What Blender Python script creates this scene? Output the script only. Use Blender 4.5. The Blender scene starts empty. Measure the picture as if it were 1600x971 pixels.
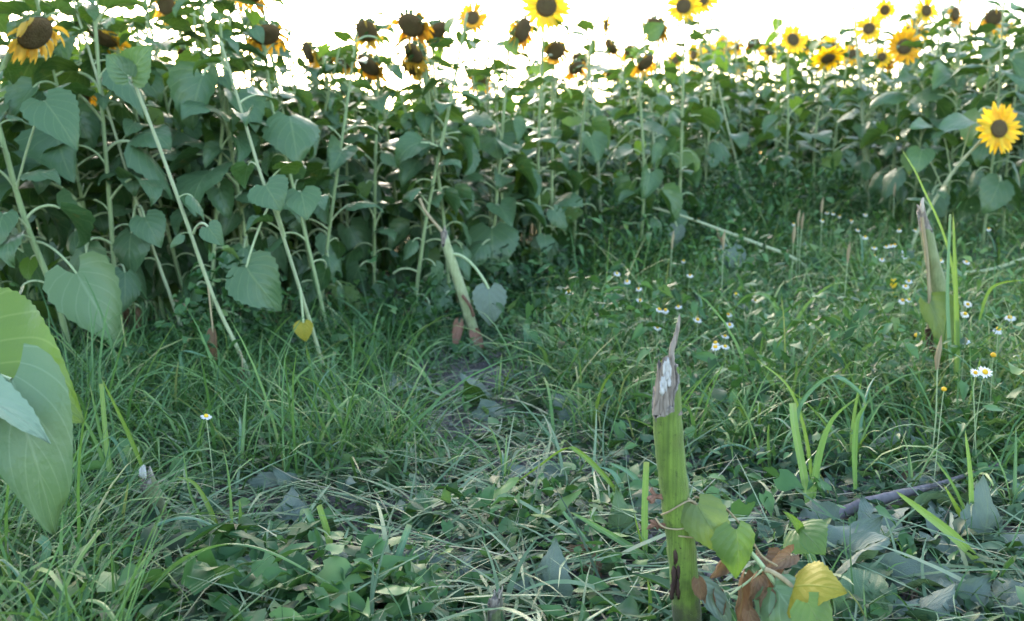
import bpy, math, random
import numpy as np
from mathutils import Vector, Matrix, Quaternion, Euler

random.seed(7)
RNG = np.random.default_rng(7)
R = math.radians
S = bpy.context.scene
COL = S.collection

# ------------------------------------------------------------------ camera
CAMH, PITCH, FOC = 0.8, R(8.7), 1555.0
cam_d = bpy.data.cameras.new("camera")
cam = bpy.data.objects.new("camera", cam_d)
COL.objects.link(cam)
cam.location = (0, 0, CAMH)
cam.rotation_euler = (math.pi / 2 - PITCH, 0, 0)
cam_d.sensor_width = 36.0
cam_d.lens = FOC / 1600 * 36.0
cam_d.clip_start = 0.02
cam_d.clip_end = 2000
cam_d.dof.use_dof = True
cam_d.dof.focus_distance = 1.9
cam_d.dof.aperture_fstop = 5.0
S.camera = cam

# ------------------------------------------------------------------ light
SUN_EL, SUN_AZ = R(16), R(-14)          # azimuth measured clockwise from +Y
w = bpy.data.worlds.new("World")
S.world = w
w.use_nodes = True
nt = w.node_tree
nt.nodes.clear()
wo = nt.nodes.new("ShaderNodeOutputWorld")
bg = nt.nodes.new("ShaderNodeBackground")
sky = nt.nodes.new("ShaderNodeTexSky")
sky.sky_type = 'NISHITA'
sky.sun_disc = False
sky.sun_elevation = SUN_EL
sky.sun_rotation = SUN_AZ
sky.air_density = 1.0
sky.dust_density = 2.0
sky.ozone_density = 0.5
bg.inputs['Strength'].default_value = 0.15
nt.links.new(sky.outputs[0], bg.inputs[0])
nt.links.new(bg.outputs[0], wo.inputs[0])
sun_d = bpy.data.lights.new("sun", 'SUN')
sun_d.energy = 0.9
sun_d.angle = R(22)
sun_d.color = (1.0, 0.93, 0.82)
sun = bpy.data.objects.new("sun", sun_d)
COL.objects.link(sun)
sdir = Vector((math.sin(SUN_AZ) * math.cos(SUN_EL), math.cos(SUN_AZ) * math.cos(SUN_EL), math.sin(SUN_EL)))
sun.rotation_euler = sdir.to_track_quat('Z', 'Y').to_euler()
S.view_settings.view_transform = 'Standard'
S.view_settings.look = 'None'
S.view_settings.gamma = 1.0
S.view_settings.exposure = 2.72
S.render.engine = 'CYCLES'
S.cycles.max_bounces = 7
S.cycles.diffuse_bounces = 2
S.cycles.glossy_bounces = 2
S.cycles.transmission_bounces = 4
S.cycles.use_denoising = True
S.cycles.caustics_reflective = False
S.cycles.caustics_refractive = False

# ------------------------------------------------------------------ terrain maths
def _hash(ix, iy, seed):
    h = (ix.astype(np.int64) * 374761393 + iy.astype(np.int64) * 668265263 + seed * 982451653) & 0xFFFFFFFF
    h = ((h ^ (h >> 13)) * 1274126177) & 0xFFFFFFFF
    return ((h ^ (h >> 16)) & 0xFFFFFF) / float(0xFFFFFF)

def vn(x, y, seed=0):
    x = np.asarray(x, float); y = np.asarray(y, float)
    ix, iy = np.floor(x), np.floor(y)
    fx, fy = x - ix, y - iy
    fx = fx * fx * (3 - 2 * fx); fy = fy * fy * (3 - 2 * fy)
    a = _hash(ix, iy, seed); b = _hash(ix + 1, iy, seed)
    c = _hash(ix, iy + 1, seed); d = _hash(ix + 1, iy + 1, seed)
    return (a * (1 - fx) + b * fx) * (1 - fy) + (c * (1 - fx) + d * fx) * fy - 0.5

def sm(t):
    t = np.clip(t, 0, 1)
    return t * t * (3 - 2 * t)

def HZ(x, y):
    x = np.asarray(x, float); y = np.asarray(y, float)
    near = 1 - sm((np.hypot(x, y) - 9) / 6)
    z = 0.36 * sm((y - 3.2) / 5) * sm((x + 1.2) / 3.8)
    z = z + 0.05 * vn(x * 1.1 + 3, y * 1.1, 1) + 0.022 * vn(x * 4, y * 4, 2) * near
    z = z + (0.018 * vn(x * 13, y * 13, 3) + 0.010 * vn(x * 31, y * 31, 4)) * near
    return z

def hz(x, y):
    return float(HZ(np.array([x]), np.array([y]))[0])

CP, SP = math.cos(PITCH), math.sin(PITCH)
def ray(px, py):
    a = (px - 800) / FOC; b = (485.5 - py) / FOC
    return Vector((a, CP + b * SP, -SP + b * CP))

def P(px, py, d):
    """world point seen at photo pixel px,py at depth y = d"""
    v = ray(px, py)
    return Vector((0, 0, CAMH)) + v * (d / v.y)

def G(px, py):
    """ground point under photo pixel"""
    v = ray(px, py)
    t = 0.3
    last = t
    while t < 40:
        p = v * t
        if CAMH + p.z < hz(p.x, p.y):
            break
        last = t
        t += 0.03 if t < 10 else 0.5
    lo, hi = last, t
    for _ in range(12):
        m = (lo + hi) / 2
        p = v * m
        if CAMH + p.z < hz(p.x, p.y): hi = m
        else: lo = m
    p = v * hi
    return Vector((p.x, p.y, hz(p.x, p.y)))

def project(x, y, z):
    dz = z - CAMH
    f = y * CP - dz * SP
    u = y * SP + dz * CP
    return 800 + FOC * x / f, 485.5 - FOC * u / f

# ------------------------------------------------------------------ mesh helpers
def mesh_np(name, V, F, mats, mi=None, uv=None, rnd=None, smooth=True):
    V = np.asarray(V, np.float32)
    if isinstance(F, np.ndarray): F = [F]
    F = [np.asarray(f, np.int32) for f in F if len(f)]
    me = bpy.data.meshes.new(name)
    me.vertices.add(len(V))
    me.vertices.foreach_set('co', V.ravel())
    loops = np.concatenate([f.ravel() for f in F])
    sizes = np.concatenate([np.full(len(f), f.shape[1], np.int32) for f in F])
    me.loops.add(len(loops))
    me.loops.foreach_set('vertex_index', loops)
    me.polygons.add(len(sizes))
    start = np.zeros(len(sizes), np.int32); start[1:] = np.cumsum(sizes)[:-1]
    me.polygons.foreach_set('loop_start', start)
    me.polygons.foreach_set('use_smooth', np.full(len(sizes), smooth, bool))
    for m in mats: me.materials.append(m)
    if mi is not None: me.polygons.foreach_set('material_index', np.asarray(mi, np.int32))
    if uv is not None:
        l = me.uv_layers.new(name="uv")
        l.data.foreach_set('uv', np.asarray(uv, np.float32)[loops].ravel())
    if rnd is not None:
        a = me.attributes.new("rnd", 'FLOAT', 'POINT')
        a.data.foreach_set('value', np.asarray(rnd, np.float32))
    me.update(calc_edges=True)
    return me

class MB:
    """collects quads with uv, then one mesh"""
    def __init__(s): s.V = []; s.F = []; s.U = []; s.M = []; s.n = 0
    def add(s, V, F, U, m=0):
        V = np.asarray(V, float).reshape(-1, 3); F = np.asarray(F, int)
        s.V.append(V); s.F.append(F + s.n); s.U.append(np.asarray(U, float).reshape(-1, 2)); s.M.append(np.full(len(F), m)); s.n += len(V)
    def mesh(s, name, mats, smooth=True):
        q = [f for f in s.F]
        by = {}
        for f, m in zip(s.F, s.M):
            by.setdefault(f.shape[1], []).append((f, m))
        FF = [np.concatenate([a for a, _ in v]) for v in by.values()]
        MM = np.concatenate([np.concatenate([b for _, b in v]) for v in by.values()])
        return mesh_np(name, np.concatenate(s.V), FF, mats, MM, np.concatenate(s.U), None, smooth)

def link(name, data, parent=None):
    o = bpy.data.objects.new(name, data)
    COL.objects.link(o)
    if parent is not None: o.parent = parent
    return o

def tag(o, label=None, cat=None, group=None, kind=None):
    if label: o['label'] = label
    if cat: o['category'] = cat
    if group: o['group'] = group
    if kind: o['kind'] = kind
    return o

def thing(name, label, cat, loc=(0, 0, 0), group=None):
    return tag(link(name, None), label, cat, group) if loc is None else _th(name, label, cat, loc, group)
def _th(name, label, cat, loc, group):
    o = link(name, None); o.location = loc
    o.empty_display_size = 0.05
    return tag(o, label, cat, group)

KIDS = {}
def child(name, data, parent):
    o = link(name, data, parent)
    KIDS.setdefault(parent.name, []).append(o)
    return o

def copy_tree(o, parent=None):
    c = o.copy(); COL.objects.link(c)
    if parent is not None:
        c.parent = parent
        KIDS.setdefault(parent.name, []).append(c)
    for ch in KIDS.get(o.name, []): copy_tree(ch, c)
    return c

def grid_faces(nu, nv, wrap=False):
    """quads of a grid with nv+1 rows and nu+1 (or nu if wrapped) columns"""
    c = nu if wrap else nu + 1
    F = []
    for j in range(nv):
        for i in range(nu):
            a = j * c + i; b = j * c + (i + 1) % c
            F.append((a, b, b + c, a + c))
    return np.array(F, int)

def tube(pts, rad, sides=6, ridges=0.0, seed=0, cap=True):
    pts = [Vector(p) for p in pts]; n = len(pts)
    if not hasattr(rad, '__len__'): rad = [rad] * n
    rr = random.Random(seed)
    T = [((pts[min(i + 1, n - 1)] - pts[max(i - 1, 0)]).normalized()) for i in range(n)]
    up = Vector((0, 0, 1)) if abs(T[0].z) < .9 else Vector((1, 0, 0))
    N = (up - T[0] * up.dot(T[0])).normalized()
    V = []; U = []; L = 0
    for i in range(n):
        if i:
            N = (N - T[i] * N.dot(T[i])).normalized(); L += (pts[i] - pts[i - 1]).length
        B = T[i].cross(N)
        for k in range(sides):
            a = 2 * math.pi * k / sides
            r = rad[i] * (1 + ridges * math.sin(3 * a + 1) + (rr.uniform(-ridges, ridges) if ridges else 0))
            V.append(pts[i] + (N * math.cos(a) + B * math.sin(a)) * r); U.append((k / sides, L))
    F = grid_faces(sides, n - 1, True)
    return np.array([tuple(v) for v in V]), F, np.array(U)

def bez(p0, p1, p2, p3, n=8):
    p0, p1, p2, p3 = map(Vector, (p0, p1, p2, p3))
    return [p0 * (1 - t) ** 3 + p1 * 3 * t * (1 - t) ** 2 + p2 * 3 * t * t * (1 - t) + p3 * t ** 3 for t in [i / n for i in range(n + 1)]]

def smooth_path(pts, n=4):
    """Catmull-Rom through points"""
    pts = [Vector(p) for p in pts]
    q = [pts[0] * 2 - pts[1]] + pts + [pts[-1] * 2 - pts[-2]]
    out = []
    for i in range(1, len(q) - 2):
        a, b, c, d = q[i - 1], q[i], q[i + 1], q[i + 2]
        for k in range(n):
            t = k / n
            out.append(0.5 * ((2 * b) + (c - a) * t + (2 * a - 5 * b + 4 * c - d) * t * t + (3 * b - a - 3 * c + d) * t ** 3))
    out.append(pts[-1])
    return out

# ------------------------------------------------------------------ materials
class NT:
    def __init__(s, name):
        s.m = bpy.data.materials.new(name); s.m.use_nodes = True
        s.t = s.m.node_tree; s.t.nodes.clear()
        s.out = s.n("ShaderNodeOutputMaterial")
    def n(s, typ, **kw):
        nd = s.t.nodes.new(typ)
        for k, v in kw.items():
            if k.startswith('i_'):
                nd.inputs[k[2:].replace('_', ' ')].default_value = v
            else: setattr(nd, k, v)
        return nd
    def l(s, a, b): s.t.links.new(a, b)
    def math(s, op, a, b=None, clamp=False):
        nd = s.n("ShaderNodeMath", operation=op, use_clamp=clamp)
        for i, v in enumerate((a, b)):
            if v is None: continue
            if isinstance(v, (int, float)): nd.inputs[i].default_value = v
            else: s.l(v, nd.inputs[i])
        return nd.outputs[0]
    def mix(s, f, a, b, blend='MIX'):
        nd = s.n("ShaderNodeMix", data_type='RGBA', blend_type=blend)
        for i, v in ((0, f), (6, a), (7, b)):
            if isinstance(v, (int, float)): nd.inputs[i].default_value = v
            elif isinstance(v, tuple): nd.inputs[i].default_value = (*v, 1)
            else: s.l(v, nd.inputs[i])
        return nd.outputs[2]
    def ramp(s, f, stops, interp='LINEAR'):
        nd = s.n("ShaderNodeValToRGB"); nd.color_ramp.interpolation = interp
        e = nd.color_ramp.elements
        while len(e) < len(stops): e.new(0.5)
        for i, (p, c) in enumerate(stops):
            e[i].position = p; e[i].color = (*c, 1)
        s.l(f, nd.inputs[0])
        return nd.outputs[0]
    def noise(s, scale, detail=3, vec=None, out=0, rough=.5):
        nd = s.n("ShaderNodeTexNoise"); nd.inputs['Scale'].default_value = scale
        nd.inputs['Detail'].default_value = detail; nd.inputs['Roughness'].default_value = rough
        if vec is not None: s.l(vec, nd.inputs['Vector'])
        return nd.outputs[out]
    def coord(s, k='Object'):
        return s.n("ShaderNodeTexCoord").outputs[k]
    def bump(s, h, strength=.4, dist=.002):
        nd = s.n("ShaderNodeBump"); nd.inputs['Strength'].default_value = strength; nd.inputs['Distance'].default_value = dist
        s.l(h, nd.inputs['Height']); return nd.outputs[0]
    def finish(s, col, rough=.6, spec=.5, trans=None, tf=.3, normal=None, sheen=0.0):
        p = s.n("ShaderNodeBsdfPrincipled")
        if isinstance(col, tuple): p.inputs['Base Color'].default_value = (*col, 1)
        else: s.l(col, p.inputs['Base Color'])
        if isinstance(rough, (int, float)): p.inputs['Roughness'].default_value = rough
        else: s.l(rough, p.inputs['Roughness'])
        p.inputs['Specular IOR Level'].default_value = spec
        if sheen:
            p.inputs['Sheen Weight'].default_value = sheen; p.inputs['Sheen Roughness'].default_value = .6
        if normal is not None: s.l(normal, p.inputs['Normal'])
        sh = p.outputs[0]
        if trans is not None:
            t = s.n("ShaderNodeBsdfTranslucent")
            if isinstance(trans, tuple): t.inputs[0].default_value = (*trans, 1)
            else: s.l(trans, t.inputs[0])
            mx = s.n("ShaderNodeMixShader"); mx.inputs[0].default_value = tf
            s.l(sh, mx.inputs[1]); s.l(t.outputs[0], mx.inputs[2]); sh = mx.outputs[0]
        s.l(sh, s.out.inputs[0])
        return s.m

def mat_leaf(name, c0, c1, under, trans, vein=(.16, .22, .10), rough=.48, tf=.33, spots=None, nv=4.6, spec=.5, hue_amt=1.0, vstr=.7):
    k = NT(name)
    uv = k.n("ShaderNodeUVMap").outputs[0]
    sx = k.n("ShaderNodeSeparateXYZ"); k.l(uv, sx.inputs[0])
    u, v = sx.outputs[0], sx.outputs[1]
    au = k.math('ABSOLUTE', k.math('SUBTRACT', u, .5))          # 0 at midrib .. .5 edge
    ph = k.math('FRACT', k.math('MULTIPLY', k.math('SUBTRACT', v, k.math('MULTIPLY', au, 1.15)), nv))
    dist = k.math('ABSOLUTE', k.math('SUBTRACT', ph, .5))
    side = k.math('SUBTRACT', 1.0, k.math('MULTIPLY', dist, 15.0), True)
    mid = k.math('SUBTRACT', 1.0, k.math('MULTIPLY', au, 34.0), True)
    veins = k.math('MAXIMUM', k.math('MULTIPLY', side, .75), mid)
    obj = k.coord('Object')
    nz = k.noise(22, 4, obj)
    oi = k.n("ShaderNodeObjectInfo").outputs['Random']
    f = k.math('ADD', k.math('MULTIPLY', nz, .5), k.math('MULTIPLY', oi, .62 * hue_amt))
    base = k.ramp(f, [(.15, c0), (.85, c1)])
    net = k.n("ShaderNodeTexVoronoi", feature='DISTANCE_TO_EDGE'); net.inputs['Scale'].default_value = 26
    k.l(uv, net.inputs['Vector'])
    netl = k.math('SUBTRACT', 1.0, k.math('MULTIPLY', net.outputs['Distance'], 9.0), True)
    base = k.mix(k.math('MULTIPLY', netl, .28), base, vein)
    base = k.mix(k.math('MULTIPLY', veins, vstr), base, vein)
    mot = k.noise(7, 4, obj)
    base = k.mix(k.ramp(mot, [(.42, (0, 0, 0)), (.75, (.5, .5, .5))]), base, under)
    if spots:
        sn = k.noise(spots[1], 5, obj)
        base = k.mix(k.ramp(sn, [(spots[2], (0, 0, 0)), (spots[2] + .06, (1, 1, 1))]), base, spots[0])
    back = k.n("ShaderNodeNewGeometry").outputs['Backfacing']
    col = k.mix(back, base, k.mix(k.math('MULTIPLY', veins, .5), under, vein))
    tr = k.mix(k.math('MULTIPLY', veins, .45), k.mix(oi, trans, tuple(c * .7 for c in trans)), (.25, .35, .08))
    h = k.math('ADD', k.math('MULTIPLY', k.math('SUBTRACT', dist, .25), .8), k.math('MULTIPLY', k.noise(75, 4, obj), .8))
    h = k.math('SUBTRACT', h, k.math('MULTIPLY', mid, .5))
    rg = k.math('ADD', rough, k.math('MULTIPLY', k.math('SUBTRACT', nz, .5), .25))
    return k.finish(col, rg, spec, tr, tf, k.bump(h, .5, .0045))

def mat_stem(name, c0, c1, rough=.55, scale=(60, 60, 5), hair=True, blotch=None, spec=.4):
    k = NT(name)
    obj = k.coord('Object')
    mp = k.n("ShaderNodeMapping"); mp.inputs['Scale'].default_value = scale
    k.l(obj, mp.inputs['Vector'])
    st = k.noise(2.0, 4, mp.outputs[0])
    oi = k.n("ShaderNodeObjectInfo").outputs['Random']
    f = k.math('ADD', k.math('MULTIPLY', st, .8), k.math('MULTIPLY', oi, .25))
    col = k.ramp(f, [(.25, c0), (.75, c1)])
    if blotch:
        col = k.mix(k.ramp(k.noise(blotch[1], 5, obj), [(blotch[2], (0, 0, 0)), (blotch[2] + .1, (1, 1, 1))]), col, blotch[0])
    h = k.math('ADD', st, k.math('MULTIPLY', k.noise(420, 2, obj), .5))
    return k.finish(col, rough, spec, None, 0, k.bump(h, .5, .0015), sheen=.25 if hair else 0)

def mat_rnd(name, stops, trans=None, tf=.3, rough=.5, spec=.5, attr=True, nscale=30, streak=True, rib=0.0):
    """colour picked per piece through the rnd attribute (or per object)"""
    k = NT(name)
    if attr:
        a = k.n("ShaderNodeAttribute", attribute_name="rnd").outputs['Fac']
    else:
        a = k.n("ShaderNodeObjectInfo").outputs['Random']
    nz = k.noise(nscale, 3, k.coord('Object'))
    f = k.math('ADD', a, k.math('MULTIPLY', k.math('SUBTRACT', nz, .5), .35))
    col = k.ramp(f, stops)
    tr = None
    if trans is not None:
        hs = k.n("ShaderNodeMix", data_type='RGBA', blend_type='MULTIPLY'); hs.inputs[0].default_value = 0
        k.l(col, hs.inputs[6])
        tr = k.mix(.55, col, trans)
    nrm = None
    if streak:
        uv = k.n("ShaderNodeUVMap").outputs[0]
        mp = k.n("ShaderNodeMapping"); mp.inputs['Scale'].default_value = (9, .4, 1); k.l(uv, mp.inputs['Vector'])
        sn = k.noise(3, 2, mp.outputs[0])
        nrm = k.bump(sn, .35, .001)
        if rib:
            sx = k.n("ShaderNodeSeparateXYZ"); k.l(uv, sx.inputs[0])
            md = k.math('SUBTRACT', 1.0, k.math('MULTIPLY', k.math('ABSOLUTE', k.math('SUBTRACT', sx.outputs[0], .5)), 14.0), True)
            col = k.mix(k.math('MULTIPLY', md, rib), col, (.34, .42, .22))
            col = k.mix(k.math('MULTIPLY', k.math('SUBTRACT', sn, .45), .9, True), col, (.05, .10, .03))
            tipf = k.math('MULTIPLY', k.math('SUBTRACT', k.math('ADD', sx.outputs[1], k.math('MULTIPLY', nz, .3)), 1.04), 6.0, True)
            col = k.mix(tipf, col, (.34, .29, .13))
    return k.finish(col, rough, spec, tr, tf, nrm)

M = {}
M['leaf'] = mat_leaf('sunflower leaf', (.007, .036, .011), (.056, .142, .050), (.085, .16, .075), (.11, .24, .02), tf=.2, rough=.34, spec=.42, vein=(.20, .29, .13), spots=((.16, .15, .05), 10, .69))
M['leaf_backlit'] = mat_leaf('backlit leaf', (.07, .15, .035), (.11, .20, .04), (.12, .2, .05), (.18, .36, .03), tf=.36)  # brighter leaf copy: glow of light from behind put into the colour
M['leaf_hero'] = mat_leaf('foreground leaf', (.050, .130, .045), (.105, .22, .085), (.13, .21, .09), (.14, .30, .04), nv=4.6, tf=.16, vein=(.26, .36, .20), rough=.4, vstr=.6)
M['leaf_near'] = mat_leaf('near bluish leaf', (.040, .105, .050), (.095, .185, .095), (.13, .21, .10), (.12, .26, .04), nv=4.6, tf=.12, vein=(.26, .36, .22), rough=.42, vstr=.6, spots=((.15, .14, .06), 16, .70))
M['leaf_pale'] = mat_leaf('pale leaf underside', (.24, .34, .24), (.34, .44, .33), (.24, .34, .22), (.12, .25, .04), tf=.15, vein=(.26, .34, .24))
M['leaf_yellow'] = mat_leaf('yellowing leaf', (.24, .24, .015), (.42, .31, .015), (.34, .29, .04), (.45, .38, .02), vein=(.25, .3, .04), tf=.25, rough=.6, spec=.25,
                            spots=((.10, .055, .03), 24, .59))
M['leaf_grey'] = mat_leaf('wilted leaf', (.030, .078, .040), (.115, .195, .105), (.16, .21, .165), (.08, .15, .05), rough=.52, spec=.3, tf=.18, vein=(.17, .24, .15))
M['leaf_dry'] = mat_leaf('dry leaf', (.10, .055, .035), (.24, .15, .08), (.22, .14, .085), (.25, .13, .05), rough=.75, tf=.2, vein=(.3, .22, .13), spec=.2)
M['stem'] = mat_stem('sunflower stem', (.17, .25, .09), (.30, .38, .17))
M['stem_pale'] = mat_stem('pale sunflower stem', (.25, .31, .15), (.42, .46, .27))
M['petiole'] = mat_stem('petiole', (.25, .35, .15), (.44, .52, .28))
M['stump'] = mat_stem('stump skin', (.105, .18, .028), (.21, .30, .06), scale=(50, 50, 6), rough=.5)
M['stump_dull'] = mat_stem('dull stump skin', (.16, .22, .08), (.30, .34, .18), scale=(50, 50, 6), blotch=((.09, .06, .04), 18, .64))
def mat_stump_skin(name, ltot, xc, c0, c1, dirt, edge=.05):
    """green ribbed skin, dirty and torn grey towards the break (along the stem, uv.y in metres)"""
    k = NT(name)
    obj = k.coord('Object')
    uv = k.n("ShaderNodeUVMap").outputs[0]
    sx = k.n("ShaderNodeSeparateXYZ"); k.l(uv, sx.inputs[0])
    mp = k.n("ShaderNodeMapping"); mp.inputs['Scale'].default_value = (260, 260, 5); k.l(obj, mp.inputs['Vector'])
    st = k.noise(1.0, 4, mp.outputs[0])
    big = k.noise(26, 5, obj)
    col = k.ramp(k.math('ADD', k.math('MULTIPLY', st, .65), k.math('MULTIPLY', big, .5)), [(.35, c0), (.58, tuple((a + b) / 2 for a, b in zip(c0, c1))), (.8, c1)])
    sp = k.noise(150, 3, obj)
    col = k.mix(k.ramp(sp, [(.60, (0, 0, 0)), (.72, (.55, .55, .55))]), col, tuple(c * .45 for c in c0))
    col = k.mix(k.ramp(k.noise(14, 5, obj), [(.56, (0, 0, 0)), (.70, (.4, .4, .4))]), col, (.13, .12, .035))
    so = k.n("ShaderNodeSeparateXYZ"); k.l(obj, so.inputs[0])
    vs = k.math('SUBTRACT', sx.outputs[1], k.math('MULTIPLY', k.math('SUBTRACT', so.outputs[0], xc), .9))
    ed = k.math('MULTIPLY', k.math('ADD', k.math('SUBTRACT', vs, ltot - edge * .75), k.math('MULTIPLY', k.math('SUBTRACT', k.noise(55, 5, obj), .5), edge * 2.2)), 1.0 / (edge * .16), True)
    dc = k.ramp(k.math('ADD', k.math('MULTIPLY', st, .7), k.math('MULTIPLY', sp, .4)), [(.3, (.035, .027, .022)), (.5, (.17, .145, .12)), (.75, (.42, .38, .33))])
    col = k.mix(ed, col, dc)
    low = k.math('MULTIPLY', k.math('SUBTRACT', k.math('MULTIPLY', k.noise(30, 5, obj), .30), sx.outputs[1]), 14.0, True)
    col = k.mix(k.math('MULTIPLY', low, dirt), col, (.045, .05, .018))
    h = k.math('ADD', k.math('MULTIPLY', st, 1.0), k.math('MULTIPLY', k.noise(520, 2, obj), .5))
    return k.finish(col, .6, .35, None, 0, k.bump(h, .75, .002), sheen=.1)
M['rot'] = mat_stem('rotten bark', (.025, .014, .012), (.09, .045, .03), rough=.8, hair=False, scale=(90, 90, 30))
M['wood'] = mat_stem('torn fibre', (.085, .065, .05), (.42, .36, .30), rough=.85, scale=(170, 170, 9), hair=False, spec=.2)
M['pith'] = mat_stem('white pith', (.34, .32, .30), (.66, .65, .63), rough=.9, scale=(120, 120, 60), hair=False, spec=.2)
M['bract_red'] = mat_stem('red dry bract', (.12, .055, .035), (.30, .16, .11), rough=.8, hair=False)
M['straw'] = mat_rnd('straw', [(.0, (.10, .075, .05)), (.4, (.30, .25, .17)), (.75, (.42, .38, .28)), (1, (.26, .30, .17))], rough=.7, spec=.3)
M['twine'] = mat_stem('dry tendril', (.22, .16, .09), (.42, .34, .2), rough=.8, hair=False)
M['stick'] = mat_stem('grey stick', (.075, .065, .07), (.21, .19, .20), rough=.9, hair=False, scale=(40, 40, 12), spec=.2)
M['petal'] = mat_rnd('yellow petal', [(0, (.74, .40, .006)), (.5, (.82, .56, .01)), (1, (.84, .62, .02))], trans=(.9, .55, .01), tf=.4, rough=.5, attr=False)
M['petal_old'] = mat_rnd('withered petal', [(0, (.55, .25, .02)), (.5, (.75, .42, .02)), (1, (.6, .42, .08))], trans=(.9, .5, .02), tf=.45, rough=.6, attr=False)
def mat_disc():
    k = NT('seed disc')
    uv = k.n("ShaderNodeUVMap").outputs[0]
    sx = k.n("ShaderNodeSeparateXYZ"); k.l(uv, sx.inputs[0])
    vo = k.n("ShaderNodeTexVoronoi"); vo.inputs['Scale'].default_value = 190; k.l(k.coord('Object'), vo.inputs['Vector'])
    c = k.ramp(sx.outputs[1], [(0, (.13, .10, .035)), (.35, (.075, .046, .022)), (.7, (.12, .062, .022)), (1, (.2, .11, .025))])
    c = k.mix(k.math('MULTIPLY', vo.outputs['Distance'], 1.4, True), c, (.12, .085, .04))
    return k.finish(c, .85, .2, None, 0, k.bump(k.math('SUBTRACT', 1.0, vo.outputs['Distance']), .9, .004))
M['disc'] = mat_disc()
M['calyx'] = mat_stem('calyx', (.07, .13, .035), (.14, .21, .07), rough=.6)
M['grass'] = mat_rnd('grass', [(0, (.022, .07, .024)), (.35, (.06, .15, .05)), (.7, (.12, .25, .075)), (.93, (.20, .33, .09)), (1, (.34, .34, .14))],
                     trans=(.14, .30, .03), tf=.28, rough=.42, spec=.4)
M['grass_dull'] = mat_rnd('trampled grass', [(0, (.03, .075, .035)), (.4, (.10, .18, .085)), (.75, (.19, .29, .155)), (.92, (.29, .35, .22)), (1, (.36, .34, .2))],
                          trans=(.12, .2, .05), tf=.2, rough=.45, spec=.4)
M['blade'] = mat_rnd('broad grass blade', [(0, (.095, .20, .07)), (.5, (.16, .29, .09)), (1, (.23, .35, .10))], trans=(.16, .34, .03), tf=.28, rough=.38, attr=False, rib=.5)
M['blade_lime'] = mat_rnd('lime grass blade', [(0, (.11, .22, .04)), (1, (.19, .29, .06))], trans=(.25, .42, .03), tf=.3, rough=.42, attr=False, rib=.4)
M['blade_blue'] = mat_rnd('bluish grass blade', [(0, (.085, .20, .11)), (1, (.15, .29, .17))], trans=(.12, .25, .06), tf=.25, rough=.38, attr=False, rib=.5)
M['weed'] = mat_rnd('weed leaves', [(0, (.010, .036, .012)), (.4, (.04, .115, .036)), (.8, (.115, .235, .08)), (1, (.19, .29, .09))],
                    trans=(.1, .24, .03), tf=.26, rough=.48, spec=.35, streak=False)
M['litter_leaf'] = mat_rnd('litter leaves', [(0, (.022, .06, .028)), (.45, (.07, .135, .07)), (.8, (.15, .23, .145)), (.97, (.16, .22, .15)), (1, (.10, .065, .04))],
                    trans=(.1, .16, .05), tf=.15, rough=.55, spec=.2, streak=False)
M['white_petal'] = mat_rnd('white petal', [(0, (.72, .74, .78)), (1, (.84, .84, .84))], trans=(.8, .8, .8), tf=.3, rough=.6, attr=False, streak=False)
M['daisy_disc'] = mat_rnd('daisy disc', [(0, (.72, .38, .01)), (1, (.82, .52, .02))], rough=.7, attr=False, streak=False)
M['husk'] = mat_stem('pale husk', (.35, .26, .2), (.6, .5, .42), rough=.8, hair=False)

def mat_soil():
    k = NT('soil')
    o = k.coord('Object')
    a = k.noise(2.2, 6, o); b = k.noise(38, 6, o, rough=.65)
    f = k.math('ADD', k.math('MULTIPLY', a, .45), k.math('MULTIPLY', b, .6))
    c = k.ramp(f, [(.25, (.055, .05, .05)), (.5, (.13, .12, .122)), (.72, (.23, .215, .215)), (.9, (.32, .30, .295))])
    vo = k.n("ShaderNodeTexVoronoi"); vo.inputs['Scale'].default_value = 55; k.l(o, vo.inputs['Vector'])
    h = k.math('ADD', b, k.math('MULTIPLY', vo.outputs['Distance'], .5))
    # ground that lies far off is under crop and weeds: greener
    g = k.ramp(k.noise(.7, 5, o), [(.35, (.02, .04, .018)), (.7, (.045, .07, .03))])
    sp = k.n("ShaderNodeSeparateXYZ"); k.l(o, sp.inputs[0])
    far = k.math('MULTIPLY', k.math('SUBTRACT', sp.outputs[1], 5.0), .4, True)
    c = k.mix(far, c, g)
    return k.finish(c, .95, .25, None, 0, k.bump(h, 1.0, .03))
M['soil'] = mat_soil()
M['clod'] = mat_stem('soil clod', (.07, .064, .064), (.25, .235, .235), rough=.95, hair=False, scale=(30, 30, 30), spec=.2)

# ------------------------------------------------------------------ ground (one sheet to the horizon)
def axis(lo, hi, step, far, grow=1.22):
    a = list(np.arange(lo, hi + 1e-6, step))
    s = step
    x = hi
    while x < far:
        s *= grow; x += s; a.append(x)
    s = step; x = lo; b = []
    while x > -far:
        s *= grow; x -= s; b.append(x)
    return np.array(b[::-1] + a)
gx = axis(-2.6, 3.4, .03, 700); gy = axis(.4, 7.5, .03, 700)
X, Y = np.meshgrid(gx, gy)
Z = HZ(X, Y)
gm = mesh_np('ground', np.stack([X.ravel(), Y.ravel(), Z.ravel()], 1), grid_faces(len(gx) - 1, len(gy) - 1), [M['soil']])
tag(link('ground', gm), 'grey crumbly soil under the weeds', kind='structure')

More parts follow.
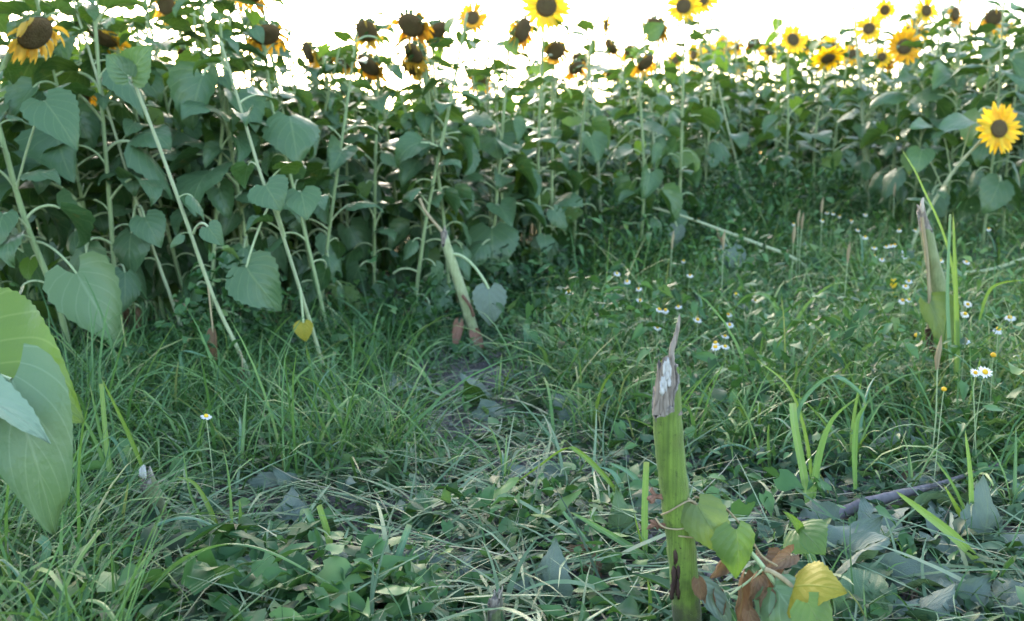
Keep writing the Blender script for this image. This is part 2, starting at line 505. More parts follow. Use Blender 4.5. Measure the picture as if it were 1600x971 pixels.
# ------------------------------------------------------------------ leaves
def blade(L, W, a1, a2, fold, wav, nu, nv, seed, serr=.05, lobe=.17, quilt=.0, tipcurl=0., start=(0, 0), shape=.55, lob=0.):
    """heart-shaped leaf in the xz plane, stalk end at start, growing along +x"""
    r = random.Random(seed)
    p1, p2 = r.uniform(0, 6), r.uniform(0, 6)
    V = []; U = []
    x, z = start
    prev = 0
    cx = []; 
    for j in range(nv + 1):
        v = (j / nv)
        th = a1 + (a2 - a1) * v ** 1.15 + tipcurl * max(0, v - .7) ** 1.5 * 4
        if j:
            x += L / nv * math.cos(th); z += L / nv * math.sin(th)
        cx.append((x, z, th))
    for j in range(nv + 1):
        v = j / nv
        x, z, th = cx[j]
        t = Vector((math.cos(th), 0, math.sin(th))); n = Vector((-math.sin(th), 0, math.cos(th)))
        vv = .012 + .988 * v
        wid = W * max(0, math.sin(math.pi * vv ** shape)) ** .9 * (1.06 - .22 * v) * (1 + lob * math.cos(v * 14.5 + .6))
        for i in range(nu + 1):
            u = -1 + 2 * i / nu
            e = 1 + (serr * (1 if j % 2 else -1) if abs(u) > .99 and 0 < j < nv else 0)
            lat = u * wid * e
            f = fold * abs(u) ** 1.2
            y = lat * math.cos(f); up = abs(lat) * math.sin(f)
            back = lobe * L * abs(u) ** 1.4 * (1 - v) ** 4
            und = wav * L * abs(u) ** 1.5 * (math.sin(v * 7.5 + p1 + (1.3 if u > 0 else 0)) * .6 + math.sin(v * 15 + p2 + 2 * u) * .4)
            q = quilt * math.cos((v - .575 * abs(u)) * 4.6 * 2 * math.pi) * abs(u) * (1 - abs(u)) * 4 * L
            p = Vector((x, y, z)) - t * back + n * (up + und + q)
            V.append(tuple(p)); U.append((.5 + .5 * u, v))
    return np.array(V), grid_faces(nu, nv), np.array(U)

def leaf_with_stalk(name, L, W, Lp, a0, a1, a2, fold, wav, seed, nu=6, nv=14, mats=None, rp=.0042, quilt=.008):
    mb = MB()
    pts = [Vector((0, 0, 0))]
    n = 6
    for i in range(n):
        th = a0 + (a1 - a0) * ((i + .5) / n) ** 1.3
        pts.append(pts[-1] + Vector((math.cos(th), 0, math.sin(th))) * Lp / n)
    V, F, U = tube(pts, [rp * 1.25] + [rp] * (n - 1) + [rp * .75], 5)
    mb.add(V, F, U, 1)
    V, F, U = blade(L, W, a1, a2, fold, wav, nu, nv, seed, start=(pts[-1].x, pts[-1].z), quilt=quilt, tipcurl=random.Random(seed).uniform(-1.0, .6))
    mb.add(V, F, U, 0)
    return mb.mesh(name, mats or [M['leaf'], M['petiole']])

LV = {'up': [], 'mid': [], 'low': []}
_r = random.Random(11)
for i in range(5):
    LV['up'].append(leaf_with_stalk('upper_leaf', .14, _r.uniform(.050, .068), .075, R(_r.uniform(45, 62)), R(_r.uniform(-8, 22)), R(_r.uniform(-65, -20)), _r.uniform(-.1, .6), _r.uniform(.03, .07), 100 + i))
for i in range(9):
    LV['mid'].append(leaf_with_stalk('middle_leaf', .16, _r.uniform(.064, .085), .115, R(_r.uniform(40, 62)), R(_r.uniform(-45, 22)), R(_r.uniform(-105, -35)), _r.uniform(-.55, .8), _r.uniform(.03, .08), 200 + i))
for i in range(5):
    LV['low'].append(leaf_with_stalk('lower_leaf', .145, _r.uniform(.055, .074), .13, R(_r.uniform(30, 55)), R(_r.uniform(-75, -40)), R(_r.uniform(-110, -85)), _r.uniform(-.5, .1), .045, 300 + i))
DRY_LEAF = leaf_with_stalk('dry_leaf', .10, .03, .14, R(20), R(-85), R(-95), 1.0, .06, 5, mats=[M['leaf_dry'], M['twine']], rp=.003)
YELLOW_LEAF = leaf_with_stalk('yellow_leaf', .15, .06, .13, R(30), R(-70), R(-100), .2, .05, 6, mats=[M['leaf_yellow'], M['petiole']])
BACKLIT_LEAF = leaf_with_stalk('light_leaf', .15, .06, .12, R(40), R(-40), R(-90), .1, .04, 7, mats=[M['leaf_backlit'], M['petiole']])

# ------------------------------------------------------------------ flower heads (disc faces +Z, +Y is up)
def petal_strip(phi, r0, ln, wd, tilt, droop, rr, z0=0.0):
    """one ray petal; tilt lifts it towards +Z, droop bends it to -Y"""
    c, s = math.cos(phi), math.sin(phi)
    d = Vector((c, s, 0)); side = Vector((-s, c, 0))
    V = []; U = []
    p = d * r0 + Vector((0, 0, z0)); n = 5
    dirv = (d + Vector((0, 0, tilt))).normalized()
    tw = rr.uniform(-.5, .5)
    for j in range(n + 1):
        v = j / n
        wv = wd * (math.sin(math.pi * (.12 + .86 * v)) ** .7) * .5
        dd = (dirv + Vector((0, -droop * v * 1.6, rr.uniform(-.05, .05)))).normalized()
        sd = (side - dd * side.dot(dd)).normalized()
        nn = sd.cross(dd)
        sd2 = sd * math.cos(tw * v) + nn * math.sin(tw * v)
        for u in (-1, 0, 1):
            V.append(tuple(p + sd2 * wv * u + nn * (-.25 * wv * (1 - abs(u))))); U.append((.5 + .5 * u, v))
        p = p + dd * ln / n
    return np.array(V), grid_faces(2, n), np.array(U)

def disc_mesh(r, dome, seed):
    V = []; U = []
    nr, ns = 7, 22
    rr = random.Random(seed)
    for j in range(nr + 1):
        t = j / nr
        rad = r * math.sin(t * math.pi / 2 * 1.02); z = dome * (math.cos(t * math.pi / 2) - .22 * math.exp(-(t / .3) ** 2))
        for i in range(ns):
            a = 2 * math.pi * i / ns
            k = 1 + rr.uniform(-.02, .02)
            V.append((rad * math.cos(a) * k + 1e-5 * math.cos(a), rad * math.sin(a) * k + 1e-5 * math.sin(a), z + rr.uniform(-.03, .03) * dome)); U.append((i / ns, t))
    mb = MB(); mb.add(V, grid_faces(ns, nr, True), U)
    return mb.mesh('disc', [M['disc']])

def calyx_mesh(r, seed):
    mb = MB(); rr = random.Random(seed)
    V = []; U = []
    nr, ns = 5, 20
    for j in range(nr + 1):
        t = j / nr
        rad = r * 1.04 * (math.sin(t * math.pi / 2) ** .8 if j else .12); z = -.42 * r * math.cos(t * math.pi / 2)
        for i in range(ns):
            a = 2 * math.pi * i / ns
            V.append((rad * math.cos(a), rad * math.sin(a), z)); U.append((i / ns, t))
    mb.add(V, grid_faces(ns, nr, True), U)
    for ring, (n, z0, sp) in enumerate(((15, -.006, .95), (13, -.014, .85))):
        for i in range(n):
            ph = 2 * math.pi * (i + .5 * ring) / n + rr.uniform(-.1, .1)
            V, F, U = petal_strip(ph, r * sp, r * rr.uniform(.2, .42), r * .34, rr.uniform(-.9, -.1), rr.uniform(-.1, .4), rr, z0)
            mb.add(V, F, U)
    return mb.mesh('calyx', [M['calyx']])

def petals_mesh(kind, r, seed):
    mb = MB(); rr = random.Random(seed)
    if kind == 'open':
        for ring, n in enumerate((19, 16)):
            for i in range(n):
                ph = 2 * math.pi * (i + .5 * ring) / n + rr.uniform(-.1, .1)
                mb.add(*petal_strip(ph, r * .93, r * rr.uniform(1.3, 1.75), r * rr.uniform(.42, .58), rr.uniform(-.1, .35) - .1 * ring, rr.uniform(-.1, .25), rr, -.001 - .003 * ring))
    else:
        for i in range(64):
            ph = rr.uniform(-math.pi, math.pi)
            low = .5 - .5 * math.sin(ph)
            if rr.random() > .10 + 1.0 * low ** 1.5: continue
            mb.add(*petal_strip(ph, r * .95, r * rr.uniform(.5, 1.35), r * rr.uniform(.14, .34), rr.uniform(-.4, .9), rr.uniform(.7, 2.6), rr, -.002))
    return mb.mesh('petals', [M['petal'] if kind == 'open' else M['petal_old']])

HEADS = []
def head_set(kind, i):
    r = .040 if kind == 'open' else .058
    rr = random.Random(500 + i)
    r *= rr.uniform(.9, 1.12)
    return dict(kind=kind, r=r, disc=disc_mesh(r, r * (.25 if kind == 'open' else .42), i), calyx=calyx_mesh(r, i), petals=petals_mesh(kind, r, i))
HO = [head_set('open', i) for i in range(4)]
HW = [head_set('wilt', 10 + i) for i in range(5)]

def put_head(root, hs, pos, face, scale=1.0, single_petals=False):
    """green back of the head with the disc and ray petals set into it"""
    f = Vector(face).normalized()
    up = Vector((0, 0, 1)) if abs(f.z) < .97 else Vector((0, 1, 0))
    y = (up - f * up.dot(f)).normalized(); x = y.cross(f)
    h = child('flower_head', hs['calyx'], root)
    h.matrix_local = Matrix.Translation(pos) @ Matrix((x, y, f)).transposed().to_4x4() @ Matrix.Scale(scale, 4)
    child('disc', hs['disc'], h)
    if single_petals:
        rr = random.Random(77)
        protos = []
        for q in range(5):
            mb = MB(); mb.add(*petal_strip(0, hs['r'] * .93, hs['r'] * rr.uniform(1.6, 2.1), hs['r'] * rr.uniform(.5, .64), rr.uniform(-.1, .3), 0, rr, -.002))
            protos.append(mb.mesh('petal', [M['petal']]))
        for ring, n in enumerate((18, 15)):
            for i in range(n):
                p = child('petal', rr.choice(protos), h)
                p.rotation_euler = (0, 0, 2 * math.pi * (i + .5 * ring) / n + rr.uniform(-.1, .1)); p.location.z = -.004 * ring
                p.scale = (rr.uniform(.88, 1.1),) * 2 + (rr.uniform(.5, 1.3),)
    else:
        child('petals', hs['petals'], h)['kind'] = 'stuff'
    return h

# ------------------------------------------------------------------ sunflowers
def sunflower(label, path, rad=(.013, .007), head=None, face=(0, -1, -.2), nleaf=11, t0=.16, t1=.95, seed=0, group=None,
              stem_mat='stem', lscale=1.0, hscale=1.0, extra_low=1, single=False, name='sunflower', yaw_bias=None, rk=.72):
    """path: world points of the stem from the ground up (smoothed); leaves spiral up it"""
    rr = random.Random(seed)
    base = Vector(path[0])
    root = thing(name, label, 'sunflower', base, group)
    pts = [p - base for p in smooth_path(path, 5)]
    pts[0].z -= .03
    n = len(pts)
    L = [0]
    for i in range(1, n): L.append(L[-1] + (pts[i] - pts[i - 1]).length)
    def at(t):
        d = t * L[-1]
        for i in range(1, n):
            if L[i] >= d:
                k = (d - L[i - 1]) / max(1e-6, L[i] - L[i - 1])
                return pts[i - 1].lerp(pts[i], k)
        return pts[-1]
    allp = list(pts)
    hpos = None
    if head:
        f = Vector(face).normalized()
        tdir = (pts[-1] - pts[-2]).normalized()
        hpos = pts[-1] + tdir * .05 + Vector((f.x, f.y, 0)) * .075 + Vector((0, 0, f.z * .05))
        back = hpos - f * .4 * head['r'] * hscale
        allp += bez(pts[-1], pts[-1] + tdir * .07, back - f * .06 + Vector((0, 0, .02)), back, 6)[1:]
    m = len(allp)
    rads = [(rad[0] + (rad[1] - rad[0]) * (i / (m - 1))) * (1 + .06 * math.sin(i * 2.3)) * rk for i in range(m)]
    V, F, U = tube(allp, rads, 8, .03, seed)
    mb = MB(); mb.add(V, F, U)
    if not head:     # a torn or bare tip closes to a point
        V, F, U = tube([allp[-1], allp[-1] + (allp[-1] - allp[-2]).normalized() * .02], [rad[1], rad[1] * .2], 8); mb.add(V, F, U)
    child('stem', mb.mesh('stem', [M[stem_mat]]), root)
    yaw = rr.uniform(0, 6.28)
    for i in range(nleaf):
        t = t0 + (t1 - t0) * (i + rr.uniform(-.25, .25)) / max(1, nleaf - 1)
        t = min(.985, max(.03, t))
        yaw += R(137.5) + rr.uniform(-.35, .35)
        k = 'low' if t < .36 else ('mid' if t < .74 else 'up')
        me = rr.choice(LV[k])
        if k == 'low' and rr.random() < .004: me = YELLOW_LEAF
        elif rr.random() < .07: me = BACKLIT_LEAF
        lf = child('leaf', me, root)
        lf.location = at(t)
        sc = lscale * rr.uniform(.5, 1.1) * (1.1 - .3 * max(0, t - .6) / .4)
        lf.scale = (sc,) * 3
        yv = yaw if yaw_bias is None else yaw_bias + rr.uniform(-1.3, 1.3)
        lf.rotation_euler = (rr.uniform(-.5, .5), rr.uniform(-.35, .3), yv)
    for i in range(extra_low):
        lf = child('dry_leaf', DRY_LEAF, root)
        lf.location = at(rr.uniform(.08, .2)); lf.rotation_euler = (rr.uniform(-.2, .2), rr.uniform(0, .3), rr.uniform(0, 6.28))
        s_ = rr.uniform(.6, 1.1); lf.scale = (s_,) * 3
    if head: put_head(root, head, hpos, face, hscale, single)
    return root

def own_leaf(root, stem, base, tip, wf=.40, normal=(0, -1, .35), mats=None, fold=.15, wav=.03, a1=.35, a2=-.45, seed=1, name='leaf', nu=8, nv=18, quilt=.006, rp=.004, arch=.05, label=None, lobe=.17, serr=.04, shape=.55):
    """a leaf placed by the world points of its stalk end and tip, with a stalk from the stem point"""
    base, tip = Vector(base), Vector(tip)
    x = (tip - base); L = x.length; x.normalize()
    nrm = Vector(normal); z = (nrm - x * nrm.dot(x)).normalized(); y = z.cross(x)
    V, F, U = blade(1.0, wf, a1, a2, fold, wav, nu, nv, seed, quilt=quilt, lobe=lobe, serr=serr, shape=shape)
    end = V.reshape(nv + 1, nu + 1, 3)[-1, nu // 2]
    th = math.atan2(end[2], end[0]); sc = L / math.hypot(end[0], end[2])
    c, s = math.cos(-th), math.sin(-th)
    V2 = np.stack([V[:, 0] * c - V[:, 2] * s, V[:, 1], V[:, 0] * s + V[:, 2] * c], 1) * sc
    Mx = np.array([tuple(x), tuple(y), tuple(z)])
    W_ = V2 @ Mx + np.array(tuple(base - root.location))
    mb = MB(); mb.add(W_, F, U, 0)
    if stem is not None:
        st = Vector(stem)
        o = root.location
        mid = (st + base) / 2 + Vector((0, 0, arch))
        V, F, U = tube(bez(st - o, st.lerp(mid, .7) - o, mid.lerp(base, .6) - o, base - o, 7), [rp * 1.2] + [rp] * 6 + [rp * .8], 6)
        mb.add(V, F, U, 1)
    lf = child(name, mb.mesh(name, mats or [M['leaf'], M['petiole']]), root)
    if label: lf['label'] = label
    return lf

# ------------------------------------------------------------------ the field edge and its sunflowers
EDGE_PX = [(-260, 640), (-60, 620), (120, 600), (300, 575), (480, 560), (650, 535), (800, 488), (950, 432), (1100, 385), (1200, 355), (1330, 335), (1480, 332), (1620, 345), (1800, 350)]
EDGE = sorted([(g.x, g.y) for g in (G(*p) for p in EDGE_PX)])
EX = np.array([e[0] for e in EDGE]); EY = np.array([e[1] for e in EDGE])
def yedge(x): return np.interp(x, EX, EY)

def hero(label, basepx, toppx, dd=0.0, **kw):
    b = G(*basepx); d = b.y
    path = [b] + [P(x, y, d + dd * (i + 1) / len(toppx)) for i, (x, y) in enumerate(toppx)]
    kw.setdefault('rk', .56)
    return sunflower(label, path, **kw), d
FR = 'sunflowers along the front edge of the field'

h1, d1 = hero('thick stemmed sunflower at the far left edge with a drooping brown head', (120, 605), [(92, 480), (45, 360), (15, 260), (-8, 150), (25, 60)], seed=1, rad=(.021, .012), head=HW[0], face=(.9, -.45, -.8), nleaf=14, t0=.3, group=FR)
own_leaf(h1, P(58, 378, d1), P(120, 428, d1 - .1), P(190, 542, d1 - .14), .42, (.25, -1, .35), seed=3, fold=.45, mats=[M['leaf_hero'], M['petiole']], nu=10, nv=18)
own_leaf(h1, P(25, 300, d1), P(70, 158, d1 - .1), P(122, 236, d1 - .16), .40, (.3, -1, .5), seed=4, fold=.2)
own_leaf(h1, P(45, 360, d1), P(5, 335, d1 - .12), P(-5, 390, d1 - .16), .5, (0, -1, .2), seed=5)
h2, d2 = hero('thin straight stemmed sunflower leaning left behind the long pale stem', (302, 565), [(265, 460), (218, 330), (170, 178), (136, 70), (110, -15)], seed=2, rad=(.013, .008), nleaf=8, t0=.45, stem_mat='stem_pale', lscale=.85, group=FR)
own_leaf(h2, P(214, 320, d2), P(205, 365, d2 - .08), P(207, 434, d2 - .1), .48, (-.2, -1, .1), seed=6, fold=-.2)
own_leaf(h2, P(216, 325, d2), P(226, 340, d2 - .12), P(252, 388, d2 - .14), .5, (.3, -1, .3), seed=7)
h3, d3 = hero('long pale bare stem leaning left across the dark leaves, its top broken off', (408, 632), [(374, 551), (333, 463), (286, 332), (245, 220), (209, 128)], seed=3, rad=(.0125, .0095), nleaf=3, t0=.55, t1=.8, stem_mat='stem_pale', lscale=.6, group=FR)
own_leaf(h3, P(209, 128, d3), P(205, 118, d3 - .03), P(240, 70, d3 - .05), .5, (.2, -1, .4), seed=8)
own_leaf(h3, P(209, 128, d3), P(200, 120, d3 - .05), P(165, 85, d3 - .05), .45, (-.2, -1, .5), seed=9)
own_leaf(h3, P(325, 445, d3), P(333, 520, d3 - .03), P(340, 566, d3 - .03), .25, (0, -1, 0), seed=10, mats=[M['leaf_dry'], M['twine']], name='dry_leaf', fold=.9, arch=0, rp=.003)
own_leaf(h3, P(302, 365, d3), P(325, 355, d3 - .08), P(350, 385, d3 - .1), .45, (.1, -1, .2), seed=11)
h4, d4 = hero('tall sunflower with a kinked pale upper stem bent over a big drooping leaf', (515, 610), [(500, 555), (474, 470), (430, 332), (408, 275), (375, 165), (347, 72)], seed=4, rad=(.013, .0075), nleaf=6, t0=.5, stem_mat='stem_pale', group=FR)
own_leaf(h4, P(425, 315, d4), P(385, 418, d4 - .1), P(440, 488, d4 - .12), .5, (-.2, -1, .4), seed=12)
own_leaf(h4, P(445, 370, d4), P(415, 290, d4 - .1), P(440, 330, d4 - .12), .7, (0, -1, .5), seed=13)
own_leaf(h4, P(432, 340, d4), P(470, 300, d4 - .06), P(480, 345, d4 - .1), .6, (.2, -1, .4), seed=14)
own_leaf(h4, P(468, 450, d4), P(474, 505, d4 - .05), P(478, 535, d4 - .05), .5, (0, -1, 0), seed=15, mats=[M['leaf_yellow'], M['petiole']], name='yellow_leaf')
h5, d5 = hero('sunflower with a straight green stem rising between the two leaning pale stems', (405, 525), [(377, 408), (353, 316), (328, 200), (312, 110), (300, -10)], seed=5, rad=(.014, .009), nleaf=10, t0=.4, group=FR)
h6, d6 = hero('sunflower whose brown head hangs at the top edge above the leaning stems', (520, 560), [(490, 420), (450, 260), (424, 160), (412, 60)], dd=.2, seed=6, rad=(.014, .008), nleaf=9, t0=.3, group=FR, head=HW[1], face=(.5, -.8, -1.1))
own_leaf(h6, P(446, 235, d6 + .1), P(452, 182, d6), P(466, 262, d6 - .1), .5, (.2, -.8, .6), seed=16, fold=-.35, wav=.07)
own_leaf(h6, P(412, 80, d6 + .2), P(398, 45, d6 + .1), P(412, 70, d6 + .1), .4, (.4, -1, .2), seed=17)

def headplant(label, px, py, d, hs, face, dx=0.0, hsc=1.0, nleaf=10, seed=0, **kw):
    hp = P(px, py, d); f = Vector(face).normalized()
    top = hp - Vector((f.x, f.y, 0)) * .075 - Vector((0, 0, .05 + f.z * .05))
    b = Vector((top.x + dx, top.y + .05, 0)); b.z = hz(b.x, b.y)
    rr = random.Random(seed)
    mid = b.lerp(top, .5) + Vector((rr.uniform(-.03, .03), rr.uniform(-.03, .03), 0))
    return sunflower(label, [b, mid, top], head=hs, face=face, hscale=hsc, nleaf=nleaf, seed=seed, group=kw.pop('group', FR), **kw)

HP = [
    ('sunflower with a big dark ragged head at upper left behind the thin leaning stem', 165, 58, 4.0, HW[2], (-.5, -.6, -1.3), .25, 1.1),
    ('sunflower with a shrivelled yellow rimmed head behind the long bare stem', 288, 92, 4.5, HW[3], (-.8, -.7, -.3), .1, .8),
    ('sunflower with a withered head in profile left of the pair of brown heads', 484, 82, 4.9, HW[4], (-.8, -.5, -.4), .1, .9),
    ('sunflower with a small brown head tucked behind the big tilted brown head', 540, 92, 5.3, HW[0], (-.5, -.8, -.3), .05, .85),
    ('sunflower with a big smooth brown head tilted down to the left, one petal hanging', 575, 102, 4.6, HW[1], (-.6, -.6, -.8), -.05, 1.1),
    ('sunflower with a dark head behind a small leaf right of the big tilted head', 640, 105, 4.8, HW[2], (-.8, -.5, -.9), .02, .9),
    ('sunflower with a brown head over a full yellow beard of hanging petals', 684, 48, 4.9, HW[3], (.6, -.7, -1.0), .02, .98),
    ('sunflower with a small round open yellow flower alone against the white sky', 738, 28, 5.6, HO[0], (-.1, -1, .1), 0, .85),
    ('sunflower on a dark curved neck with a nodding green backed head in profile', 815, 48, 5.0, HW[4], (.75, -.5, -.35), -.12, 1.05),
    ('sunflower with an open flower cut by the top edge right of the nodding profile head', 853, 10, 5.2, HO[1], (.1, -1, -.15), 0, 1.25),
    ('sunflower with a low withered head and shaggy yellow petals below the open flower', 868, 80, 5.4, HW[0], (.2, -1, -.6), 0, .8),
    ('sunflower with a small flower seen from the side at the end of a bent neck', 946, 40, 5.6, HO[2], (.9, -.4, .0), -.1, .7),
    ('sunflower with a dark head and yellow petals behind the pale stem with curled leaf', 1010, 98, 5.5, HW[1], (.7, -.7, -.9), .03, .95),
    ('sunflower with an open flower cut by the top edge above the curled leaf stem', 1068, 10, 5.8, HO[3], (-.3, -1, .1), 0, 1.1),
    ('sunflower with an open tilted yellow flower standing on the skyline right of centre', 1240, 62, 6.9, HO[0], (.25, -1, .25), 0, 1.0),
    ('sunflower with a yellow flower hanging face down just right of the skyline flower', 1293, 92, 7.0, HO[1], (.1, -.7, -.9), 0, 1.15),
    ('sunflower with a half hidden yellow flower close beside the tall bare stem', 1358, 45, 7.2, HO[2], (-.4, -1, .2), 0, 1.0),
    ('sunflower with a yellow flower under a leaf above the bright round flower', 1382, 16, 7.3, HO[3], (0, -1, -.2), 0, .9),
    ('sunflower with a bright round yellow flower facing forward right of the tall bare stem', 1413, 73, 6.9, HO[0], (-.05, -1, -.05), 0, 1.2),
    ('sunflower with a small yellow flower high above the bright round flower', 1447, 17, 7.0, HO[1], (.3, -1, .05), 0, .95),
    ('sunflower with ragged yellow petals turned sideways near the upper right corner', 1492, 22, 6.8, HW[4], (.6, -.8, -.1), 0, .8),
    ('sunflower with a withered yellow head in the upper right corner', 1552, 28, 6.6, HW[3], (-.4, -.8, -.3), 0, .95),
    ('sunflower with orange petals among the leaves at the top left edge', 262, 8, 4.6, HW[4], (-.3, -1, -.2), .15, .8),
    ('sunflower with limp yellow petals low under the leaves at far left', 128, 150, 4.6, HW[1], (.3, -1, -.6), .1, .7),
]
for i, (lb, px, py, d, hs, fc, dx, sc) in enumerate(HP):
    headplant(lb, px, py, d, hs, fc, dx, sc, nleaf=22, seed=40 + i, t0=.2, t1=.99)

h7, d7 = hero('sunflower with a pale straight stem and folded leaves right of the middle', (941, 425), [(940, 360), (932, 220), (925, 140), (917, 50)], seed=21, rad=(.020, .011), nleaf=6, t0=.55, stem_mat='stem_pale', group=FR)
own_leaf(h7, P(937, 270, d7), P(1000, 200, d7 - .15), P(1050, 215, d7 - .25), .35, (.2, -.6, 1), seed=22, arch=.12)
own_leaf(h7, P(930, 215, d7), P(905, 175, d7 - .1), P(880, 205, d7 - .2), .45, (-.1, -1, .6), seed=23, mats=[M['leaf_backlit'], M['petiole']], arch=.08)
h8, d8 = hero('sunflower with a very straight pale stem and one curled leaf at its tip', (1032, 408), [(1030, 345), (1022, 230), (1012, 130), (1003, 25)], seed=24, rad=(.019, .009), nleaf=6, t0=.5, stem_mat='stem_pale', group=FR)
own_leaf(h8, P(1005, 60, d8), P(1012, 55, d8 - .05), P(1040, 38, d8 - .08), .5, (.2, -1, .2), seed=25)
own_leaf(h8, P(1025, 260, d8), P(1062, 240, d8 - .1), P(1082, 290, d8 - .14), .4, (.3, -1, .2), seed=26, arch=.08, mats=[M['leaf_backlit'], M['petiole']])
h9, d9 = hero('leaning sunflower stem left of the tall bare stem on the right', (1180, 368), [(1170, 325), (1150, 250), (1128, 160), (1120, 115)], seed=27, rad=(.019, .010), nleaf=7, t0=.45, stem_mat='stem_pale', group=FR)
h10, d10 = hero('tall bare pale stem without a head standing above the right hand rows', (1357, 352), [(1355, 300), (1349, 200), (1344, 130), (1338, 60), (1334, 14)], seed=28, rad=(.029, .016), nleaf=3, t0=.6, t1=.85, stem_mat='stem_pale', lscale=.9, group=FR)
own_leaf(h10, P(1352, 240, d10), P(1302, 238, d10 - .2), P(1294, 280, d10 - .22), .36, (-.5, -1, .2), seed=29, arch=.14, mats=[M['leaf_backlit'], M['petiole']])
own_leaf(h10, P(1352, 240, d10), P(1375, 218, d10 - .2), P(1402, 232, d10 - .25), .5, (.3, -.8, .5), seed=30, arch=.08, mats=[M['leaf_backlit'], M['petiole']])
own_leaf(h10, P(1350, 185, d10), P(1398, 158, d10 - .1), P(1430, 160, d10 - .2), .4, (.1, -.5, 1), seed=31, arch=.08, mats=[M['leaf_backlit'], M['petiole']])
h11, d11 = hero('sunflower stem leaning left behind the small torn stump', (690, 505), [(672, 360), (650, 260), (632, 170), (622, 140)], dd=.1, seed=32, rad=(.013, .009), nleaf=9, t0=.3, group=FR)
h12, d12 = hero('sunflower with a heart shaped leaf hanging over the dark base in the middle', (800, 480), [(790, 380), (780, 260), (776, 190), (778, 130)], seed=33, rad=(.017, .010), nleaf=9, t0=.45, group=FR)
own_leaf(h12, P(790, 360, d12), P(768, 357, d12 - .15), P(772, 432, d12 - .2), .55, (0, -1, .25), seed=34, fold=-.1)
own_leaf(h12, P(779, 250, d12), P(772, 215, d12 - .12), P(780, 250, d12 - .2), .8, (0, -1, .6), seed=35)
# the plant that leans in at the right edge with the large yellow flower
bR = G(1412, 418); dR = bR.y
HO.append(head_set('open', 9))
hR = sunflower('leaning sunflower at the right edge with the largest bright yellow flower', [bR, P(1440, 350, dR), P(1490, 268, dR - .05), P(1538, 215, dR - .1)], rad=(.013, .010), head=HO[4], face=(.1, -1, .12), nleaf=5, t0=.35, t1=.8, seed=61, lscale=.7, hscale=1.15, single=True, stem_mat='stem_pale', group=FR)
own_leaf(hR, P(1500, 258, dR), P(1520, 190, dR - .1), P(1455, 220, dR - .3), .2, (0, -.5, 1), seed=62)
own_leaf(hR, P(1485, 272, dR), P(1475, 215, dR - .1), P(1420, 200, dR - .3), .3, (0, -.6, 1), seed=63)
own_leaf(hR, P(1470, 290, dR), P(1440, 235, dR - .2), P(1432, 272, dR - .25), .5, (-.3, -1, .4), seed=64)
headplant('leafy sunflower with a nodding head cut by the right edge of the field', 1690, 40, 5.6, HW[2], (-.4, -.8, -.5), -.1, 1.0, nleaf=14, seed=65, t0=.25, yaw_bias=R(200))
headplant('bushy sunflower at the right edge behind the largest yellow flower', 1610, 90, 6.2, HW[0], (.4, -.8, -.5), 0, .9, nleaf=14, seed=66, t0=.2)

# leafy tall plants that fill the upper left of the picture
for i, (px, d, topy, lb) in enumerate(((-70, 3.9, -60, 'tall leafy sunflower cut by the left edge behind the thick stem'), (75, 4.3, -30, 'tall leafy sunflower rising between the thick stem and the thin leaning stem'),
        (215, 4.4, -50, 'tall leafy sunflower rising behind the top of the long bare pale stem'), (265, 5.0, -20, 'tall leafy sunflower standing behind the shrivelled yellow rimmed head'),
        (370, 4.6, -10, 'tall leafy sunflower rising beside the brown head cut by the top edge'), (1570, 6.0, -20, 'tall leafy sunflower under the withered head in the upper right corner'), (1720, 6.0, -40, 'tall leafy sunflower cut by the right edge above the largest yellow flower'),
        (10, 4.6, 20, 'tall leafy sunflower crowding behind the far left drooping head'), (150, 4.2, 0, 'tall leafy sunflower right behind the big dark ragged head'), (320, 4.4, 30, 'tall leafy sunflower between the two leaning pale stems'),
        (1500, 6.4, 40, 'tall leafy sunflower left of the withered head in the upper right corner'), (1445, 6.6, 70, 'tall leafy sunflower under the small flower high above the round one'), (450, 5.0, 90, 'leafy sunflower left of the withered head in profile'), (760, 5.4, 105, 'leafy sunflower below the small round open flower'),
        (40, 3.8, -70, 'tall leafy sunflower in front of the far left drooping head'), (110, 4.8, 10, 'tall leafy sunflower left of the big dark ragged head'), (190, 4.9, 20, 'tall leafy sunflower just right of the big dark ragged head'), (300, 4.0, -60, 'tall leafy sunflower close behind the thin green stem between the leaning ones'), (400, 5.2, 60, 'leafy sunflower below the brown head cut by the top edge'), (520, 5.2, 110, 'leafy sunflower below the pair of brown heads'))):
    t = P(px, topy, d); b = Vector((t.x + (.2 if px < 500 else 0), d + .05, 0)); b.z = hz(b.x, b.y)
    sunflower(lb, [b, b.lerp(t, .5) + Vector((.02, 0, 0)), t], nleaf=28, t0=.25, t1=.99, seed=140 + i, group=FR, lscale=1.4)

# rows behind
PROT = []
_r = random.Random(5)
for i in range(12):
    H = 1.28
    lean = (_r.uniform(-.09, .09), _r.uniform(-.06, .06))
    kind = ('wilt', 'open', None)[i % 3]
    hs = None if kind is None else (_r.choice(HW) if kind == 'wilt' else _r.choice(HO[:4]))
    path = [(0, 0, 0), (lean[0] * .3, lean[1] * .3, H * .35), (lean[0], lean[1], H * .7), (lean[0] * 1.6, lean[1] * 1.4, H)]
    r_ = sunflower('proto', path, rad=(.013, .007), head=hs, face=(_r.uniform(-.9, .9), -1, _r.uniform(-1.7, -.5) if kind == 'wilt' else _r.uniform(-.2, .3)), nleaf=26, t0=.1, t1=.99, seed=800 + i)
    PROT.append((r_, kind))
WORDS = {'wilt': ('with a drooping brown head', 'sunflowers with brown heads'), 'open': ('with an open yellow flower', 'sunflowers in flower'), None: ('all leaf without a flower', 'sunflowers without flowers')}
